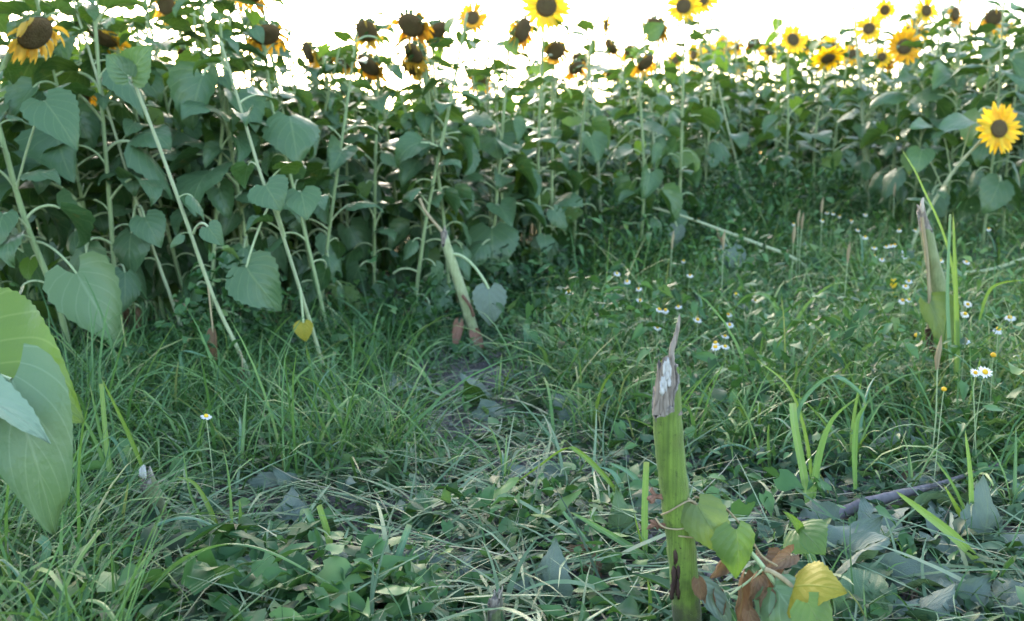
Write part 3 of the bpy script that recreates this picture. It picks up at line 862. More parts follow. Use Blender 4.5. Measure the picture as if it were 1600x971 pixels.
LAND = [(150, 'the thick stem at far left'), (330, 'the long bare pale stem'), (520, 'the kinked pale stem'), (640, 'the big tilted brown head'), (800, 'the small leaning stump'),
        (930, 'the nodding head in profile'), (1080, 'the straight stem with a curled leaf'), (1200, 'the fallen pale stalk'), (1330, 'the flower on the skyline'), (1460, 'the tall bare stem'), (9999, 'the largest yellow flower')]
used = set()
spots = []
y0 = 3.2
for iy in range(40):
    for ix in range(-21, 30):
        x = ix * .36 + .18 * (iy % 2) + _r.uniform(-.12, .12)
        y = 3.0 + iy * .31 + _r.uniform(-.1, .1)
        e = y - float(yedge(x))
        depth = 2.0 + 1.3 * float(sm((x + .5) / 2.0))
        if not (.12 < e < depth): continue
        px, _ = project(x, y, .8)
        if not (-170 < px < 1770): continue
        if px < 480 and _r.random() < .2: continue
        spots.append((e, x, y, px))
spots.sort()
spots = spots[:245]
for e, x, y, px in spots:
    q = _r.random()
    want = None if q < .74 else ('open' if q < (.95 if px > 1050 else .68) else 'wilt')
    if px < 620 and _r.random() < .7: want = None
    pr, kind = _r.choice([t for t in PROT if t[1] == want])
    if pr.name in used: o = copy_tree(pr)
    else: o = pr; used.add(pr.name)
    o.location = (x, y, hz(x, y))
    s_ = _r.uniform(.8, 1.06) + (.36 if px > 1400 else .19 if px > 1100 else .08 if px > 600 else .10)
    o.scale = (s_, s_, s_ * (1.06 if px < 600 else 1.0))
    o.rotation_euler = (_r.uniform(-.07, .07), _r.uniform(-.08, .08) - (.1 if px < 500 else 0), _r.uniform(-.7, .7) if kind else _r.uniform(-3, 3))
    mark = next(t for lim, t in LAND if px < lim)
    where = ('just behind ' if e < .75 else 'some rows behind ' if e < 1.7 else 'far behind ') + mark
    o['label'] = 'sunflower %s %s' % (WORDS[kind][0], where); o['group'] = '%s %s' % (WORDS[kind][1], where)
for p, k in PROT:
    if p.name not in used:
        for c in KIDS.get(p.name, []):
            for g in KIDS.get(c.name, []): bpy.data.objects.remove(g)
            bpy.data.objects.remove(c)
        bpy.data.objects.remove(p)

# ------------------------------------------------------------------ the near sunflower at the left edge, its stem outside the frame
bL = G(-130, 1040)
dL = bL.y
hL = sunflower('large leaved sunflower reaching in at the lower left edge, closest of all', [bL, P(-135, 800, dL), P(-150, 560, dL), P(-190, 300, dL + .05), P(-230, 120, dL + .1)], rad=(.019, .013), nleaf=3, t0=.75, seed=70, extra_low=0, yaw_bias=R(160))
own_leaf(hL, P(-150, 560, dL), P(-95, 555, dL + .06), P(132, 660, dL + .02), .50, (.25, -.85, .55), mats=[mat_leaf('backlit foreground leaf', (.07, .15, .02), (.11, .20, .03), (.12, .2, .05), (.15, .30, .02), tf=.35, rough=.35, vein=(.26, .36, .12), nv=4.6), M['petiole']], seed=71, nu=16, nv=40, serr=.012, quilt=.005, fold=.12, wav=.05, a1=.5, a2=-.5, label='yellow green upper leaf with the light behind it')  # upper leaf: backlight painted into its lime base colour, besides the translucence
own_leaf(hL, P(-145, 620, dL), P(18, 594, dL - .06), P(88, 840, dL - .05), .265, (.55, -1, .35), mats=[M['leaf_near'], M['petiole']], seed=75, shape=.46, nu=16, nv=40, serr=.012, quilt=.006, fold=.35, lobe=.2, wav=.06, a1=.55, a2=-.5, label='bluish green lower leaf folded along its midrib')
own_leaf(hL, P(-140, 700, dL), P(-75, 610, dL - .10), P(78, 694, dL - .12), .26, (.05, -.25, 1), mats=[M['leaf_pale'], M['petiole']], seed=77, nu=12, nv=22, fold=.3, label='pale leaf tucked in front with its edge curled')

# ------------------------------------------------------------------ broken stumps
def lump(center, sc, seed, n=8, m=6, jit=.18):
    rr = random.Random(seed); V = []; U = []
    for j in range(m + 1):
        th = math.pi * j / m
        for i in range(n):
            a = 2 * math.pi * i / n; k = 1 + rr.uniform(-jit, jit)
            V.append((center[0] + sc[0] * k * (math.sin(th) + .02) * math.cos(a), center[1] + sc[1] * k * (math.sin(th) + .02) * math.sin(a), center[2] + sc[2] * k * math.cos(th))); U.append((i / n, j / m))
    return np.array(V), grid_faces(n, m, True), np.array(U)

SKIN = {'stump': ((.055, .095, .012), (.175, .27, .036), .95, .028), 'stump_dull': ((.11, .15, .05), (.27, .30, .14), .8, .03), 'stem_pale': ((.22, .28, .12), (.42, .46, .26), .6, .03)}
def stump(label, path, r0, r1, skin, torn, seed, slope=.6, lean_az=0.0, nsplin=3, splin=.04, wood='wood', group='broken sunflower stumps', sides=26):
    """hollow-rimmed green stem whose skin ends in a ragged slant, a torn fibrous core standing out of it"""
    rr = random.Random(seed)
    base = Vector(path[0]); root = thing('broken_stump', label, 'stump', base, group)
    pts = [p - base for p in smooth_path(path, 8)]; pts[0].z -= .03
    n = len(pts)
    rad = [r0 + (r1 - r0) * i / (n - 1) for i in range(n)]
    rad = [r * (1 + .05 * math.exp(-((i / (n - 1) - .55) / .03) ** 2) + .02 * math.sin(i * 1.7)) for i, r in enumerate(rad)]
    rad = [r * (1 + .035 * math.exp(-((i / (n - 1) - q) / .02) ** 2)) for i, r in enumerate(rad) for q in ((.22, .42, .78)[i % 3],)]
    V, F, U = tube(pts, rad, sides, .02, seed)
    V = V.reshape(n, sides, 3)
    ax = (pts[-1] - pts[-3]).normalized()
    axv = np.array(tuple(ax))
    ctr = np.array(tuple(pts[-1]))
    rim = []
    for k in range(sides):
        dv = V[-1, k] - ctr; a = math.atan2(dv[1], dv[0])
        rim.append(r1 * (slope * (1.6 * math.cos(a - lean_az) - .9 * math.cos(a + math.pi / 2)) + rr.uniform(-.5, .5)))
    for q in range(4):                       # last rings follow the torn rim
        f = (4 - q) / 4
        for k in range(sides):
            V[-1 - q, k] += axv * rim[k] * f ** 1.5
    # roll the rim inwards so the skin shows thickness
    inner = [ctr + (V[-1, k] - ctr - axv * rim[k]) * .80 + axv * (rim[k] - r1 * .15) for k in range(sides)]
    inner2 = [ctr + (V[-1, k] - ctr - axv * rim[k]) * .76 - axv * r1 * 2.2 for k in range(sides)]
    V = np.concatenate([V.reshape(-1, 3), np.array(inner), np.array(inner2)])
    U = np.concatenate([U, U[-sides:] + (0, .002), U[-sides:] + (0, .02)])
    mb = MB(); mb.add(V, grid_faces(sides, n + 1, True), U)
    ltot = float(U[:, 1].max()) - .02
    sk = M[skin] if skin not in SKIN else mat_stump_skin('stump skin', ltot, pts[-1].x, *SKIN[skin])
    child('stem', mb.mesh('stem', [sk]), root)
    # torn core
    if torn > 0:
        cs = 16; rings = 9; V = []; U = []
        tops = [torn * (1 - .30 * rr.random() - .12 * (1 - math.cos(2 * math.pi * k / cs - lean_az))) for k in range(cs)]
        rdk = [1 + rr.uniform(-.12, .10) for k in range(cs)]
        side = Vector((math.cos(lean_az), math.sin(lean_az), 0))
        for j in range(rings):
            t = j / (rings - 1)
            for k in range(cs):
                a = 2 * math.pi * k / cs
                r = r1 * (.97 - .47 * t ** .9) * rdk[k] * (1 + rr.uniform(-.06, .06))
                z = -r1 * 1.6 + (tops[k] + r1 * 1.6) * t
                p = Vector(pts[-1]) + ax * z + Vector((math.cos(a), math.sin(a), 0)) * r + side * (.08 * r1 * t)
                V.append(tuple(p)); U.append((k / cs, z))
        for k in range(cs):                  # closes inwards
            V.append(tuple(Vector(pts[-1]) + ax * (tops[k] - r1 * 1.2) + side * .3 * r1)); U.append((k / cs, .1))
        mb = MB(); mb.add(V, grid_faces(cs, rings, True), U)
        child('torn_core', mb.mesh('torn_core', [M[wood]]), root)
        for i in range(nsplin):
            a = lean_az + rr.uniform(-.5, .5) + (2.4 if i == 1 else 0)
            ln = splin * (1 if i == 0 else rr.uniform(.25, .5))
            p0 = Vector(pts[-1]) + ax * torn * .55 + Vector((math.cos(a), math.sin(a), 0)) * r1 * .42 + side * .2 * r1
            p1 = p0 + ax * (torn * .35) + side * r1 * .05
            p2 = p1 + ax * ln * .6 + side * (ln * .22)
            p3 = p1 + ax * ln + side * (ln * .30 if i == 0 else ln * .1)
            V, F, U = tube(smooth_path([p0, p1, p2, p3], 4), [r1 * .22, r1 * .21, r1 * .20, r1 * .2, r1 * .19, r1 * .19, r1 * .17, r1 * .15, r1 * .13, r1 * .11, r1 * .09, r1 * .07, r1 * .03], 6, .2, seed + i)
            mb = MB(); mb.add(V, F, U); child('splinter', mb.mesh('splinter', [M[wood]]), root)
    return root

M['mottled'] = mat_leaf('mottled leaf', (.07, .14, .03), (.19, .25, .05), (.13, .19, .06), (.22, .34, .04), tf=.35, spots=((.15, .10, .05), 30, .62))
# main stump
bM = G(1076, 1012); dM = bM.y
pm = [bM] + [P(x, y, dM) for x, y in ((1073, 960), (1065, 860), (1056, 785), (1046, 700), (1040, 610))]
rM = 24.0 * dM / FOC
sM = stump('tall broken green stem with a torn fibrous top, the closest stump', pm, rM * .98, rM * .98, 'stump', .068, 3, slope=.9, lean_az=.25, nsplin=1, splin=.056)
def on_front(px, py, out=1.0):               # a point on the camera side of the main stump
    q = P(px, py, dM - rM * out); return q - bM
mb = MB(); rr = random.Random(41)
for i in range(16):
    c = on_front(1041 + rr.uniform(-8, 8), 592 + rr.uniform(-26, 24), .70 + rr.uniform(-.06, .08))
    V, F, U = lump(c, (rM * rr.uniform(.07, .16), rM * .09, rM * rr.uniform(.25, .7)), 60 + i, 6, 6, .3); mb.add(V, F, U)
child('pith', mb.mesh('pith', [M['pith']]), sM)
mb = MB()
for i, (x, y, w_, h_) in enumerate(((1060, 885, .16, .9), (1056, 868, .14, .6), (1053, 905, .17, .8), (1060, 918, .2, .7), (1063, 855, .12, .6), (1068, 895, .1, .5), (1050, 925, .14, .5), (1066, 872, .1, .5))):
    V, F, U = lump(on_front(x, y, .80), (rM * w_, rM * .15, rM * h_), 20 + i, 9, 8, .4); mb.add(V, F, U)
child('rot_patch', mb.mesh('rot_patch', [M['rot']]), sM)
for i, (x, y) in enumerate(((1024, 776), (1026, 820))):
    rr = random.Random(30 + i); mb = MB()
    for k in range(7):
        c = P(x, y, dM - rM * .2) - bM
        e = c + Vector((rr.uniform(-.013, .002), rr.uniform(-.01, .006), rr.uniform(-.008, .010)))
        s0 = P(x + 14, y + rr.uniform(-4, 6), dM - rM * .3) - bM
        V, F, U = tube([s0, c, e, e + Vector((rr.uniform(-.005, .002), 0, rr.uniform(-.005, .005)))], [.0012, .003, .0028, .0006], 5, .25, k); mb.add(V, F, U)
    child('dry_bract', mb.mesh('dry_bract', [M['bract_red']]), sM)
def wind(pxs, out, r, matn='twine', name='tendril'):
    pts = [P(x, y, dM - rM * o) - bM for (x, y), o in zip(pxs, out)]
    V, F, U = tube(smooth_path(pts, 5), r, 5, .12); mb = MB(); mb.add(V, F, U); child(name, mb.mesh(name, [M[matn]]), sM)
wind(((1024, 810), (1034, 822), (1050, 827), (1068, 826), (1082, 818)), (.3, 1.0, 1.12, 1.05, .4), .0013)
wind(((1033, 805), (1045, 800), (1062, 790), (1078, 783), (1092, 792)), (.6, 1.1, 1.15, 1.0, .6), .0014)
wind(((1060, 838), (1080, 840), (1105, 842), (1130, 846)), (1.1, 1.0, 1.0, 1.3), .0012)
wind(((1075, 780), (1090, 790), (1110, 812), (1128, 840), (1135, 850)), (.5, 1.0, 1.2, 1.4, 1.4), .0026)
wind(((1085, 776), (1130, 792), (1165, 830), (1190, 868), (1215, 885)), (.5, 1.0, 1.4, 1.6, 1.8), .0015)
wind(((1078, 788), (1140, 828), (1195, 890), (1230, 945), (1250, 1000)), (.6, 1.3, 1.9, 2.2, 2.2), .0034, 'petiole', 'stalk')
wind(((1140, 930), (1170, 908), (1192, 890)), (1.8, 2.0, 2.0), .0018, 'petiole', 'stalk')
own_leaf(sM, None, P(1090, 790, dM - .03), P(1138, 872, dM - .05), .40, (-.2, -1, .4), mats=[M['mottled'], M['petiole']], seed=81, fold=-.3, nu=10, nv=18, label='yellow green mottled leaf hanging beside the stem')
own_leaf(sM, None, P(1150, 828, dM - .06), P(1150, 905, dM - .06), .48, (.2, -1, .3), mats=[M['leaf_backlit'], M['petiole']], seed=82, fold=-.4, nu=8, nv=14)
own_leaf(sM, P(1195, 890, dM - .05), P(1238, 918, dM - .06), P(1324, 926, dM - .12), .56, (-.1, -.7, .9), mats=[M['leaf_yellow'], M['twine']], seed=83, fold=-.15, nu=12, nv=20, a1=.4, a2=-.5, arch=.01, label='yellow leaf with brown holes at the end of the stalk')
own_leaf(sM, None, P(1210, 918, dM - .06), P(1275, 1010, dM - .1), .45, (-.2, -.8, .7), mats=[M['leaf_hero'], M['petiole']], seed=84, fold=-.35, nu=10, nv=16)
for i, (x0, y0, x1, y1, w_) in enumerate(((1160, 905, 1148, 985, .3), (1130, 880, 1108, 905, .5), (1185, 900, 1170, 940, .5), (1120, 925, 1128, 960, .45), (1200, 925, 1190, 965, .5), (1090, 905, 1100, 940, .5), (1170, 955, 1190, 1000, .4))):
    own_leaf(sM, None, P(x0, y0, dM - .02 - .01 * i), P(x1, y1, dM - .03 - .008 * i), w_, (.3 - .1 * i, -1, .3), mats=[M['leaf_dry'], M['twine']], seed=180 + i, fold=1.0, wav=.16, nu=8, nv=12, name='dry_leaf')
own_leaf(sM, None, P(1195, 870, dM + .02), P(1205, 930, dM - .02), .5, (.1, -1, .3), mats=[M['leaf_dry'], M['twine']], seed=86, fold=.8, wav=.1, nu=10, nv=14, name='dry_leaf')
own_leaf(sM, None, P(1235, 868, dM), P(1190, 895, dM - .03), .3, (.1, -1, .6), mats=[M['leaf_dry'], M['twine']], seed=87, fold=.7, wav=.1, nu=8, nv=12, name='dry_leaf')
own_leaf(sM, None, P(1097, 915, dM - .05), P(1140, 985, dM - .05), .25, (.3, -1, .2), mats=[M['leaf_grey'], M['petiole']], seed=88, fold=.6, wav=.06, nu=8, nv=14)
own_leaf(sM, None, P(1262, 942, dM - .12), P(1292, 1010, dM - .13), .5, (.2, -1, .5), mats=[M['leaf_backlit'], M['petiole']], seed=89, fold=-.2, nu=8, nv=12)

# leaning torn stump in front of the field
b2 = G(748, 552); d2_ = b2.y; r2 = 8.5 * d2_ / FOC
s2 = stump('leaning pale torn stump at the foot of the dark sunflower rows', [b2] + [P(x, y, d2_) for x, y in ((740, 520), (724, 465), (706, 410), (693, 370))], r2 * 1.1, r2 * .85, 'stem_pale', .03, 7, slope=.9, lean_az=0.2, nsplin=2, splin=.02, sides=16)
def s2tube(pxs, r, mt, nm, dd=-.02):
    V, F, U = tube(smooth_path([P(x, y, d2_ + dd) - b2 for x, y in pxs], 4), r, 6, .1); mb = MB(); mb.add(V, F, U); child(nm, mb.mesh(nm, [M[mt]]), s2)
s2tube(((690, 362), (680, 350), (664, 330), (655, 310)), .006, 'twine', 'splinter', 0)
s2tube(((722, 462), (734, 478), (740, 495)), .006, 'bract_red', 'dry_bract', -.03)
own_leaf(s2, P(709, 398, d2_), P(764, 452, d2_ - .1), P(766, 510, d2_ - .1), .45, (.1, -1, .1), seed=90, mats=[M['leaf_grey'], M['petiole']], rp=.006, arch=.08)
own_leaf(s2, None, P(717, 505, d2_ - .04), P(710, 552, d2_ - .06), .22, (0, -1, .1), seed=91, mats=[M['bract_red'], M['twine']], fold=.7, name='dry_leaf')
own_leaf(s2, None, P(742, 520, d2_ - .05), P(757, 555, d2_ - .08), .3, (0, -1, .1), seed=92, mats=[M['bract_red'], M['twine']], fold=.7, name='dry_leaf')
# right stump
b3 = G(1492, 618); d3_ = b3.y; r3 = 14 * d3_ / FOC
s3 = stump('slanting broken stump on the right with a dry brown strip and a limp leaf', [b3] + [P(x, y, d3_) for x, y in ((1484, 540), (1470, 460), (1455, 400), (1445, 345))], r3 * 1.05, r3 * .66, 'stump_dull', .05, 9, slope=1.0, lean_az=2.9, nsplin=2, splin=.01, sides=18)
mb = MB(); V, F, U = lump(P(1441, 322, d3_ - r3 * .6) - b3, (.007, .005, .025), 5, 8, 6, .2); mb.add(V, F, U); child('pith', mb.mesh('pith', [M['husk']]), s3)
def s3tube(pxs, r, mt, nm, dd=-.025):
    V, F, U = tube(smooth_path([P(x, y, d3_ + dd) - b3 for x, y in pxs], 4), r, 6, .18); mb = MB(); mb.add(V, F, U); child(nm, mb.mesh(nm, [M[mt]]), s3)
s3tube(((1440, 340), (1448, 400), (1452, 470), (1450, 520)), .0055, 'twine', 'dry_strip')
s3tube(((1450, 515), (1455, 545), (1468, 562), (1462, 585)), .011, 'rot', 'dry_strip', -.04)
own_leaf(s3, None, P(1452, 475, d3_ - .04), P(1478, 555, d3_ - .06), .42, (.1, -1, .2), seed=93, mats=[M['mottled'], M['petiole']], fold=.6, wav=.08)
# small stumps
b4 = G(250, 838); d4_ = b4.y
s4 = stump('short stump with a white torn tip in the grass at lower left', [b4] + [P(x, y, d4_) for x, y in ((245, 800), (236, 768), (228, 748))], .021, .017, 'stump_dull', .012, 12, nsplin=1, splin=.01, sides=16)
mb = MB()
for i in range(6):
    V, F, U = lump(P(223 + 3 * (i % 3) - 3, 738 + 3 * (i % 2), d4_ - .012) - b4, (.0035, .004, .009 + .003 * (i % 3)), 70 + i, 6, 6, .3); mb.add(V, F, U)
child('pith', mb.mesh('pith', [M['pith']]), s4)
b5 = G(776, 1000); d5_ = b5.y
s5 = stump('dull green stub cut by the bottom edge of the clearing', [b5] + [P(x, y, d5_) for x, y in ((775, 970), (774, 950), (773, 938))], .0135, .0125, 'stump_dull', .006, 15, nsplin=1, splin=.02, sides=16)

# ------------------------------------------------------------------ fallen stalks, stick, vine
def stalk(name, label, cat, pxd, rads, mt, sides=8, ridge=.05, lift=0.0, cap=True):
    """pxd: photo points with a depth, or None for a point on the ground"""
    pts = [(P(x, y, d) if d else G(x, y) + Vector((0, 0, lift))) for x, y, d in pxd]
    base = pts[0].copy()
    sp = smooth_path([p - base for p in pts], 6); n = len(sp)
    rr_ = [float(np.interp(i / (n - 1), np.linspace(0, 1, len(rads)), rads)) for i in range(n)]
    root = thing(name, label, cat, base)
    V, F, U = tube(sp, rr_, sides, ridge, 3)
    mb = MB(); mb.add(V, F, U)
    for e, q in ((0, 1), (-1, -2)):
        V, F, U = tube([sp[e], sp[e] + (sp[e] - sp[q]).normalized() * rr_[e] * .5], [rr_[e], rr_[e] * .1], sides); mb.add(V, F, U)
    child('stem', mb.mesh('stem', [M[mt]]), root)
    return root
gA = G(1275, 440)
k1 = stalk('fallen_stalk', 'long pale broken stalk slanting down into the weeds from the upright stems', 'stalk', [(1016, 324, gA.y + .35), (1075, 341, gA.y + .3), (1180, 380, gA.y + .15), (1240, 404, gA.y + .05), (1285, 440, None)], [.006, .007, .0085, .0085, .007], 'stem_pale')
own_leaf(k1, P(1128, 362, gA.y + .22), P(1142, 388, gA.y + .18), P(1141, 434, gA.y + .16), .48, (.1, -1, .2), seed=94, mats=[M['leaf_grey'], M['petiole']], arch=.01)
own_leaf(k1, P(1050, 335, gA.y + .3), P(1058, 355, gA.y + .28), P(1052, 388, gA.y + .27), .42, (-.3, -1, .2), seed=95, mats=[M['leaf_grey'], M['petiole']], arch=.01)
own_leaf(k1, P(1120, 358, gA.y + .22), P(1122, 368, gA.y + .2), P(1130, 392, gA.y + .19), .2, (.3, -1, .2), seed=96, mats=[M['leaf_dry'], M['twine']], arch=.01, name='dry_leaf', fold=.9)
gB = G(1500, 470)
k2 = stalk('fallen_stalk', 'pale stalk lying level behind the slanting right hand stump', 'stalk', [(1375, 440, gB.y + .12), (1450, 429, gB.y + .1), (1540, 423, gB.y + .1), (1605, 403, gB.y + .1)], [.005, .006, .007, .008], 'stem_pale')
k3 = stalk('vine_stem', 'brown to green vine stem crossing the trampled soil at the bottom', 'vine', [(700, 822, None), (720, 840, None), (762, 882, None), (808, 930, None), (850, 985, None)], [.003, .0045, .005, .0055, .006], 'stump_dull', lift=.02)
k4 = stalk('stick', 'weathered grey stick lying on the soil behind the yellow leaf', 'stick', [(1300, 836, None), (1345, 815, None), (1400, 800, None), (1470, 780, None), (1580, 742, None)], [.013, .0135, .011, .006, .004], 'stick', ridge=.10, lift=.04)
k5 = stalk('stick', 'short pale grey splintered stick end beside the young bright leaf', 'stick', [(1205, 850, None), (1245, 840, None), (1282, 835, None)], [.004, .007, .008], 'stick', ridge=.14, lift=.035)
k6 = stalk('fallen_stalk', 'thin pale straw coloured stem at lower right pointing into the corner', 'stalk', [(1560, 895, None), (1600, 922, None), (1660, 960, None)], [.0035, .004, .004], 'stem_pale', lift=.03)

# scrap of yellow flower
root = thing('flower_scrap', 'scrap of bright yellow petals caught in the weeds left of the right stump', 'petal', P(1397, 450, G(1397, 500).y))
for i in range(3):
    mb = MB(); mb.add(*petal_strip(R(90 + 10 * i) + math.pi * (i % 2), 0, .045, .02, .2, 0, random.Random(i)))
    p = child('petal', mb.mesh('petal', [M['petal']]), root); p.rotation_euler = (R(90), 0, 0); p.location = (0, .004 * i, -.02 * (i == 1))

# ------------------------------------------------------------------ ground vegetation nobody could count
def ribbons(bx, by, bz, head, L, W, a0, bend, seg, rng, power=1.3, twist=.6):
    """vectorised grass blades: returns verts, quads, uv, blade index"""
    N = len(bx)
    V = np.zeros((N, seg + 1, 2, 3)); U = np.zeros((N, seg + 1, 2, 2))
    x, y, z = bx.copy(), by.copy(), bz.copy()
    dx, dy = np.cos(head), np.sin(head)
    tw = rng.uniform(-twist, twist, N)
    wob = rng.uniform(-.25, .25, N)
    for s in range(seg + 1):
        t = s / seg
        th = a0 - bend * t ** power
        if s:
            h = head + wob * t * 2
            x = x + np.cos(th) * np.cos(h) * L / seg; y = y + np.cos(th) * np.sin(h) * L / seg; z = z + np.sin(th) * L / seg
        w_ = W * .5 * (1 - t) ** .55 * (.75 + .25 * min(1, t * 4)) + .0002
        ca, sa = np.cos(tw), np.sin(tw)
        nx, ny, nz = -np.sin(th) * dx, -np.sin(th) * dy, np.cos(th)
        wx, wy, wz = -dy * ca + nx * sa, dx * ca + ny * sa, nz * sa
        for k, sg in enumerate((-1, 1)):
            V[:, s, k, 0] = x + sg * wx * w_; V[:, s, k, 1] = y + sg * wy * w_; V[:, s, k, 2] = z + sg * wz * w_
            U[:, s, k, 0] = k; U[:, s, k, 1] = t
    base = np.arange(N)[:, None] * (seg + 1) * 2 + np.arange(seg)[None, :] * 2
    F = np.stack([base, base + 1, base + 3, base + 2], -1).reshape(-1, 4)
    return V.reshape(-1, 3), F, U.reshape(-1, 2), np.repeat(np.arange(N), (seg + 1) * 2)

def scatter(n, wfun, rng, ymin=.95, ymax=8.2, depth_pow=1.0):
    """random ground points in front of the lens and a margin each side, thinned by wfun(x, y, e)"""
    X = []; Y = []; c = 0
    while c < n:
        m = 40000
        u = rng.random(m)
        y = ymin * (ymax / ymin) ** u if depth_pow == 1 else ymin + (ymax - ymin) * u
        half = .62 * y + .25
        x = rng.uniform(-1, 1, m) * half
        e = yedge(x) - y
        k = rng.random(m) < wfun(x, y, e)
        X.append(x[k]); Y.append(y[k]); c += int(k.sum())
    return np.concatenate(X)[:n], np.concatenate(Y)[:n]

def patch(x, y, s, seed): return np.clip(.5 + 1.5 * vn(x * s, y * s, seed), 0, 1)

def grass(name, label, n, wfun, L, W, a0, bend, mat, seed, seg=4, lift=0.0, ymax=8.2, rbias=(0, 1)):
    rng = np.random.default_rng(seed)
    x, y = scatter(n, wfun, rng, ymax=ymax)
    z = HZ(x, y) - .004 + lift * rng.random(n)
    cl = patch(x, y, 5, seed)
    ln = rng.uniform(L[0], L[1], n) * (.6 + .6 * cl)
    V, F, U, idx = ribbons(x, y, z, rng.uniform(0, 2 * math.pi, n), ln, rng.uniform(W[0], W[1], n), rng.uniform(R(a0[0]), R(a0[1]), n), rng.uniform(R(bend[0]), R(bend[1]), n), seg, rng)
    r_ = np.clip(rng.normal((rbias[0] + rbias[1]) / 2, .22, n) + .25 * (patch(x, y, 2.1, seed + 5) - .5), 0, 1)
    me = mesh_np(name, V, F, [M[mat]], None, U, r_[idx])
    return tag(link(name, me), label, 'grass', kind='stuff')

def wA(x, y, e):
    a = sm((-.05 - x - .12 * (y - 2)) / .5) * sm((y - 2.25) / .35) * sm((e + .25) / .3)
    b = sm((-.40 * y - x) / .15 + .3)
    return np.clip(np.maximum(a, b * .3), 0, 1) * (.35 + .65 * patch(x, y, 3, 40))
def wB(x, y, e):
    a = sm((x + .05 - .10 * (3.2 - y)) / .45) * sm((y - 2.2 - .25 * np.clip(1.2 - x, 0, 2)) / .6) * sm((e + .2) / .35)
    return a * (.25 + .75 * patch(x, y, 3, 41))
def wC(x, y, e):
    return np.clip(sm((e + .1) / .3) * (1 - .55 * wB(x, y, e)) * (.15 + .85 * patch(x, y, 2.6, 42)) * (1 - .6 * sm((x - .2) / .25) * sm((2.5 - y) / .4)), 0, 1)
def wAll(x, y, e): return sm((e + .3) / .3) * (.5 + .5 * patch(x, y, 3.3, 43))
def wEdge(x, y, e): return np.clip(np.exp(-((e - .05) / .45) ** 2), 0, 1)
def wD(x, y, e): return np.clip(sm((x - .1) / .3) * sm((3.0 - y) / .6) * (.3 + .7 * patch(x, y, 4, 44)), 0, 1)

grass('tall_grass', 'tall fine green grass along the left edge of the field', 7500, wA, (.13, .38), (.003, .0065), (55, 88), (15, 95), 'grass', 11, rbias=(.1, .75))
grass('meadow_grass', 'light green meadow grass on the right of the clearing', 15000, wB, (.11, .34), (.003, .007), (50, 88), (20, 110), 'grass', 12, rbias=(.25, .85))
grass('broad_grass', 'broad bladed grass standing out of the right hand meadow', 6500, wB, (.18, .42), (.006, .012), (45, 86), (30, 140), 'grass', 16, seg=6, rbias=(.5, 1.05))
grass('broad_grass', 'broad bladed grass among the tall grass at left', 3600, wA, (.18, .44), (.006, .012), (50, 86), (20, 130), 'grass', 17, seg=6, rbias=(.35, .95))
grass('trampled_grass', 'flattened grass lying over the trampled soil', 8000, wC, (.08, .34), (.0025, .008), (2, 32), (5, 40), 'grass_dull', 13, lift=.035)
grass('trampled_blades', 'broad bluish green blades crushed flat on the soil', 2400, wC, (.08, .28), (.006, .012), (0, 40), (5, 60), 'grass_dull', 18, seg=6, lift=.05, rbias=(.2, 1.0))
grass('short_grass', 'short sparse grass in the trampled clearing', 4500, lambda x, y, e: wAll(x, y, e) * (1 - .8 * wC(x, y, e)), (.06, .18), (.0025, .0055), (35, 85), (20, 100), 'grass', 14, rbias=(.1, .7))
grass('shaded_grass', 'grass under the sunflower leaves, tinted dark as shade', 5000, wEdge, (.1, .34), (.002, .005), (50, 88), (10, 90), 'grass', 15, rbias=(0, .5))  # low tint range puts the shade under the rows into the blade colour

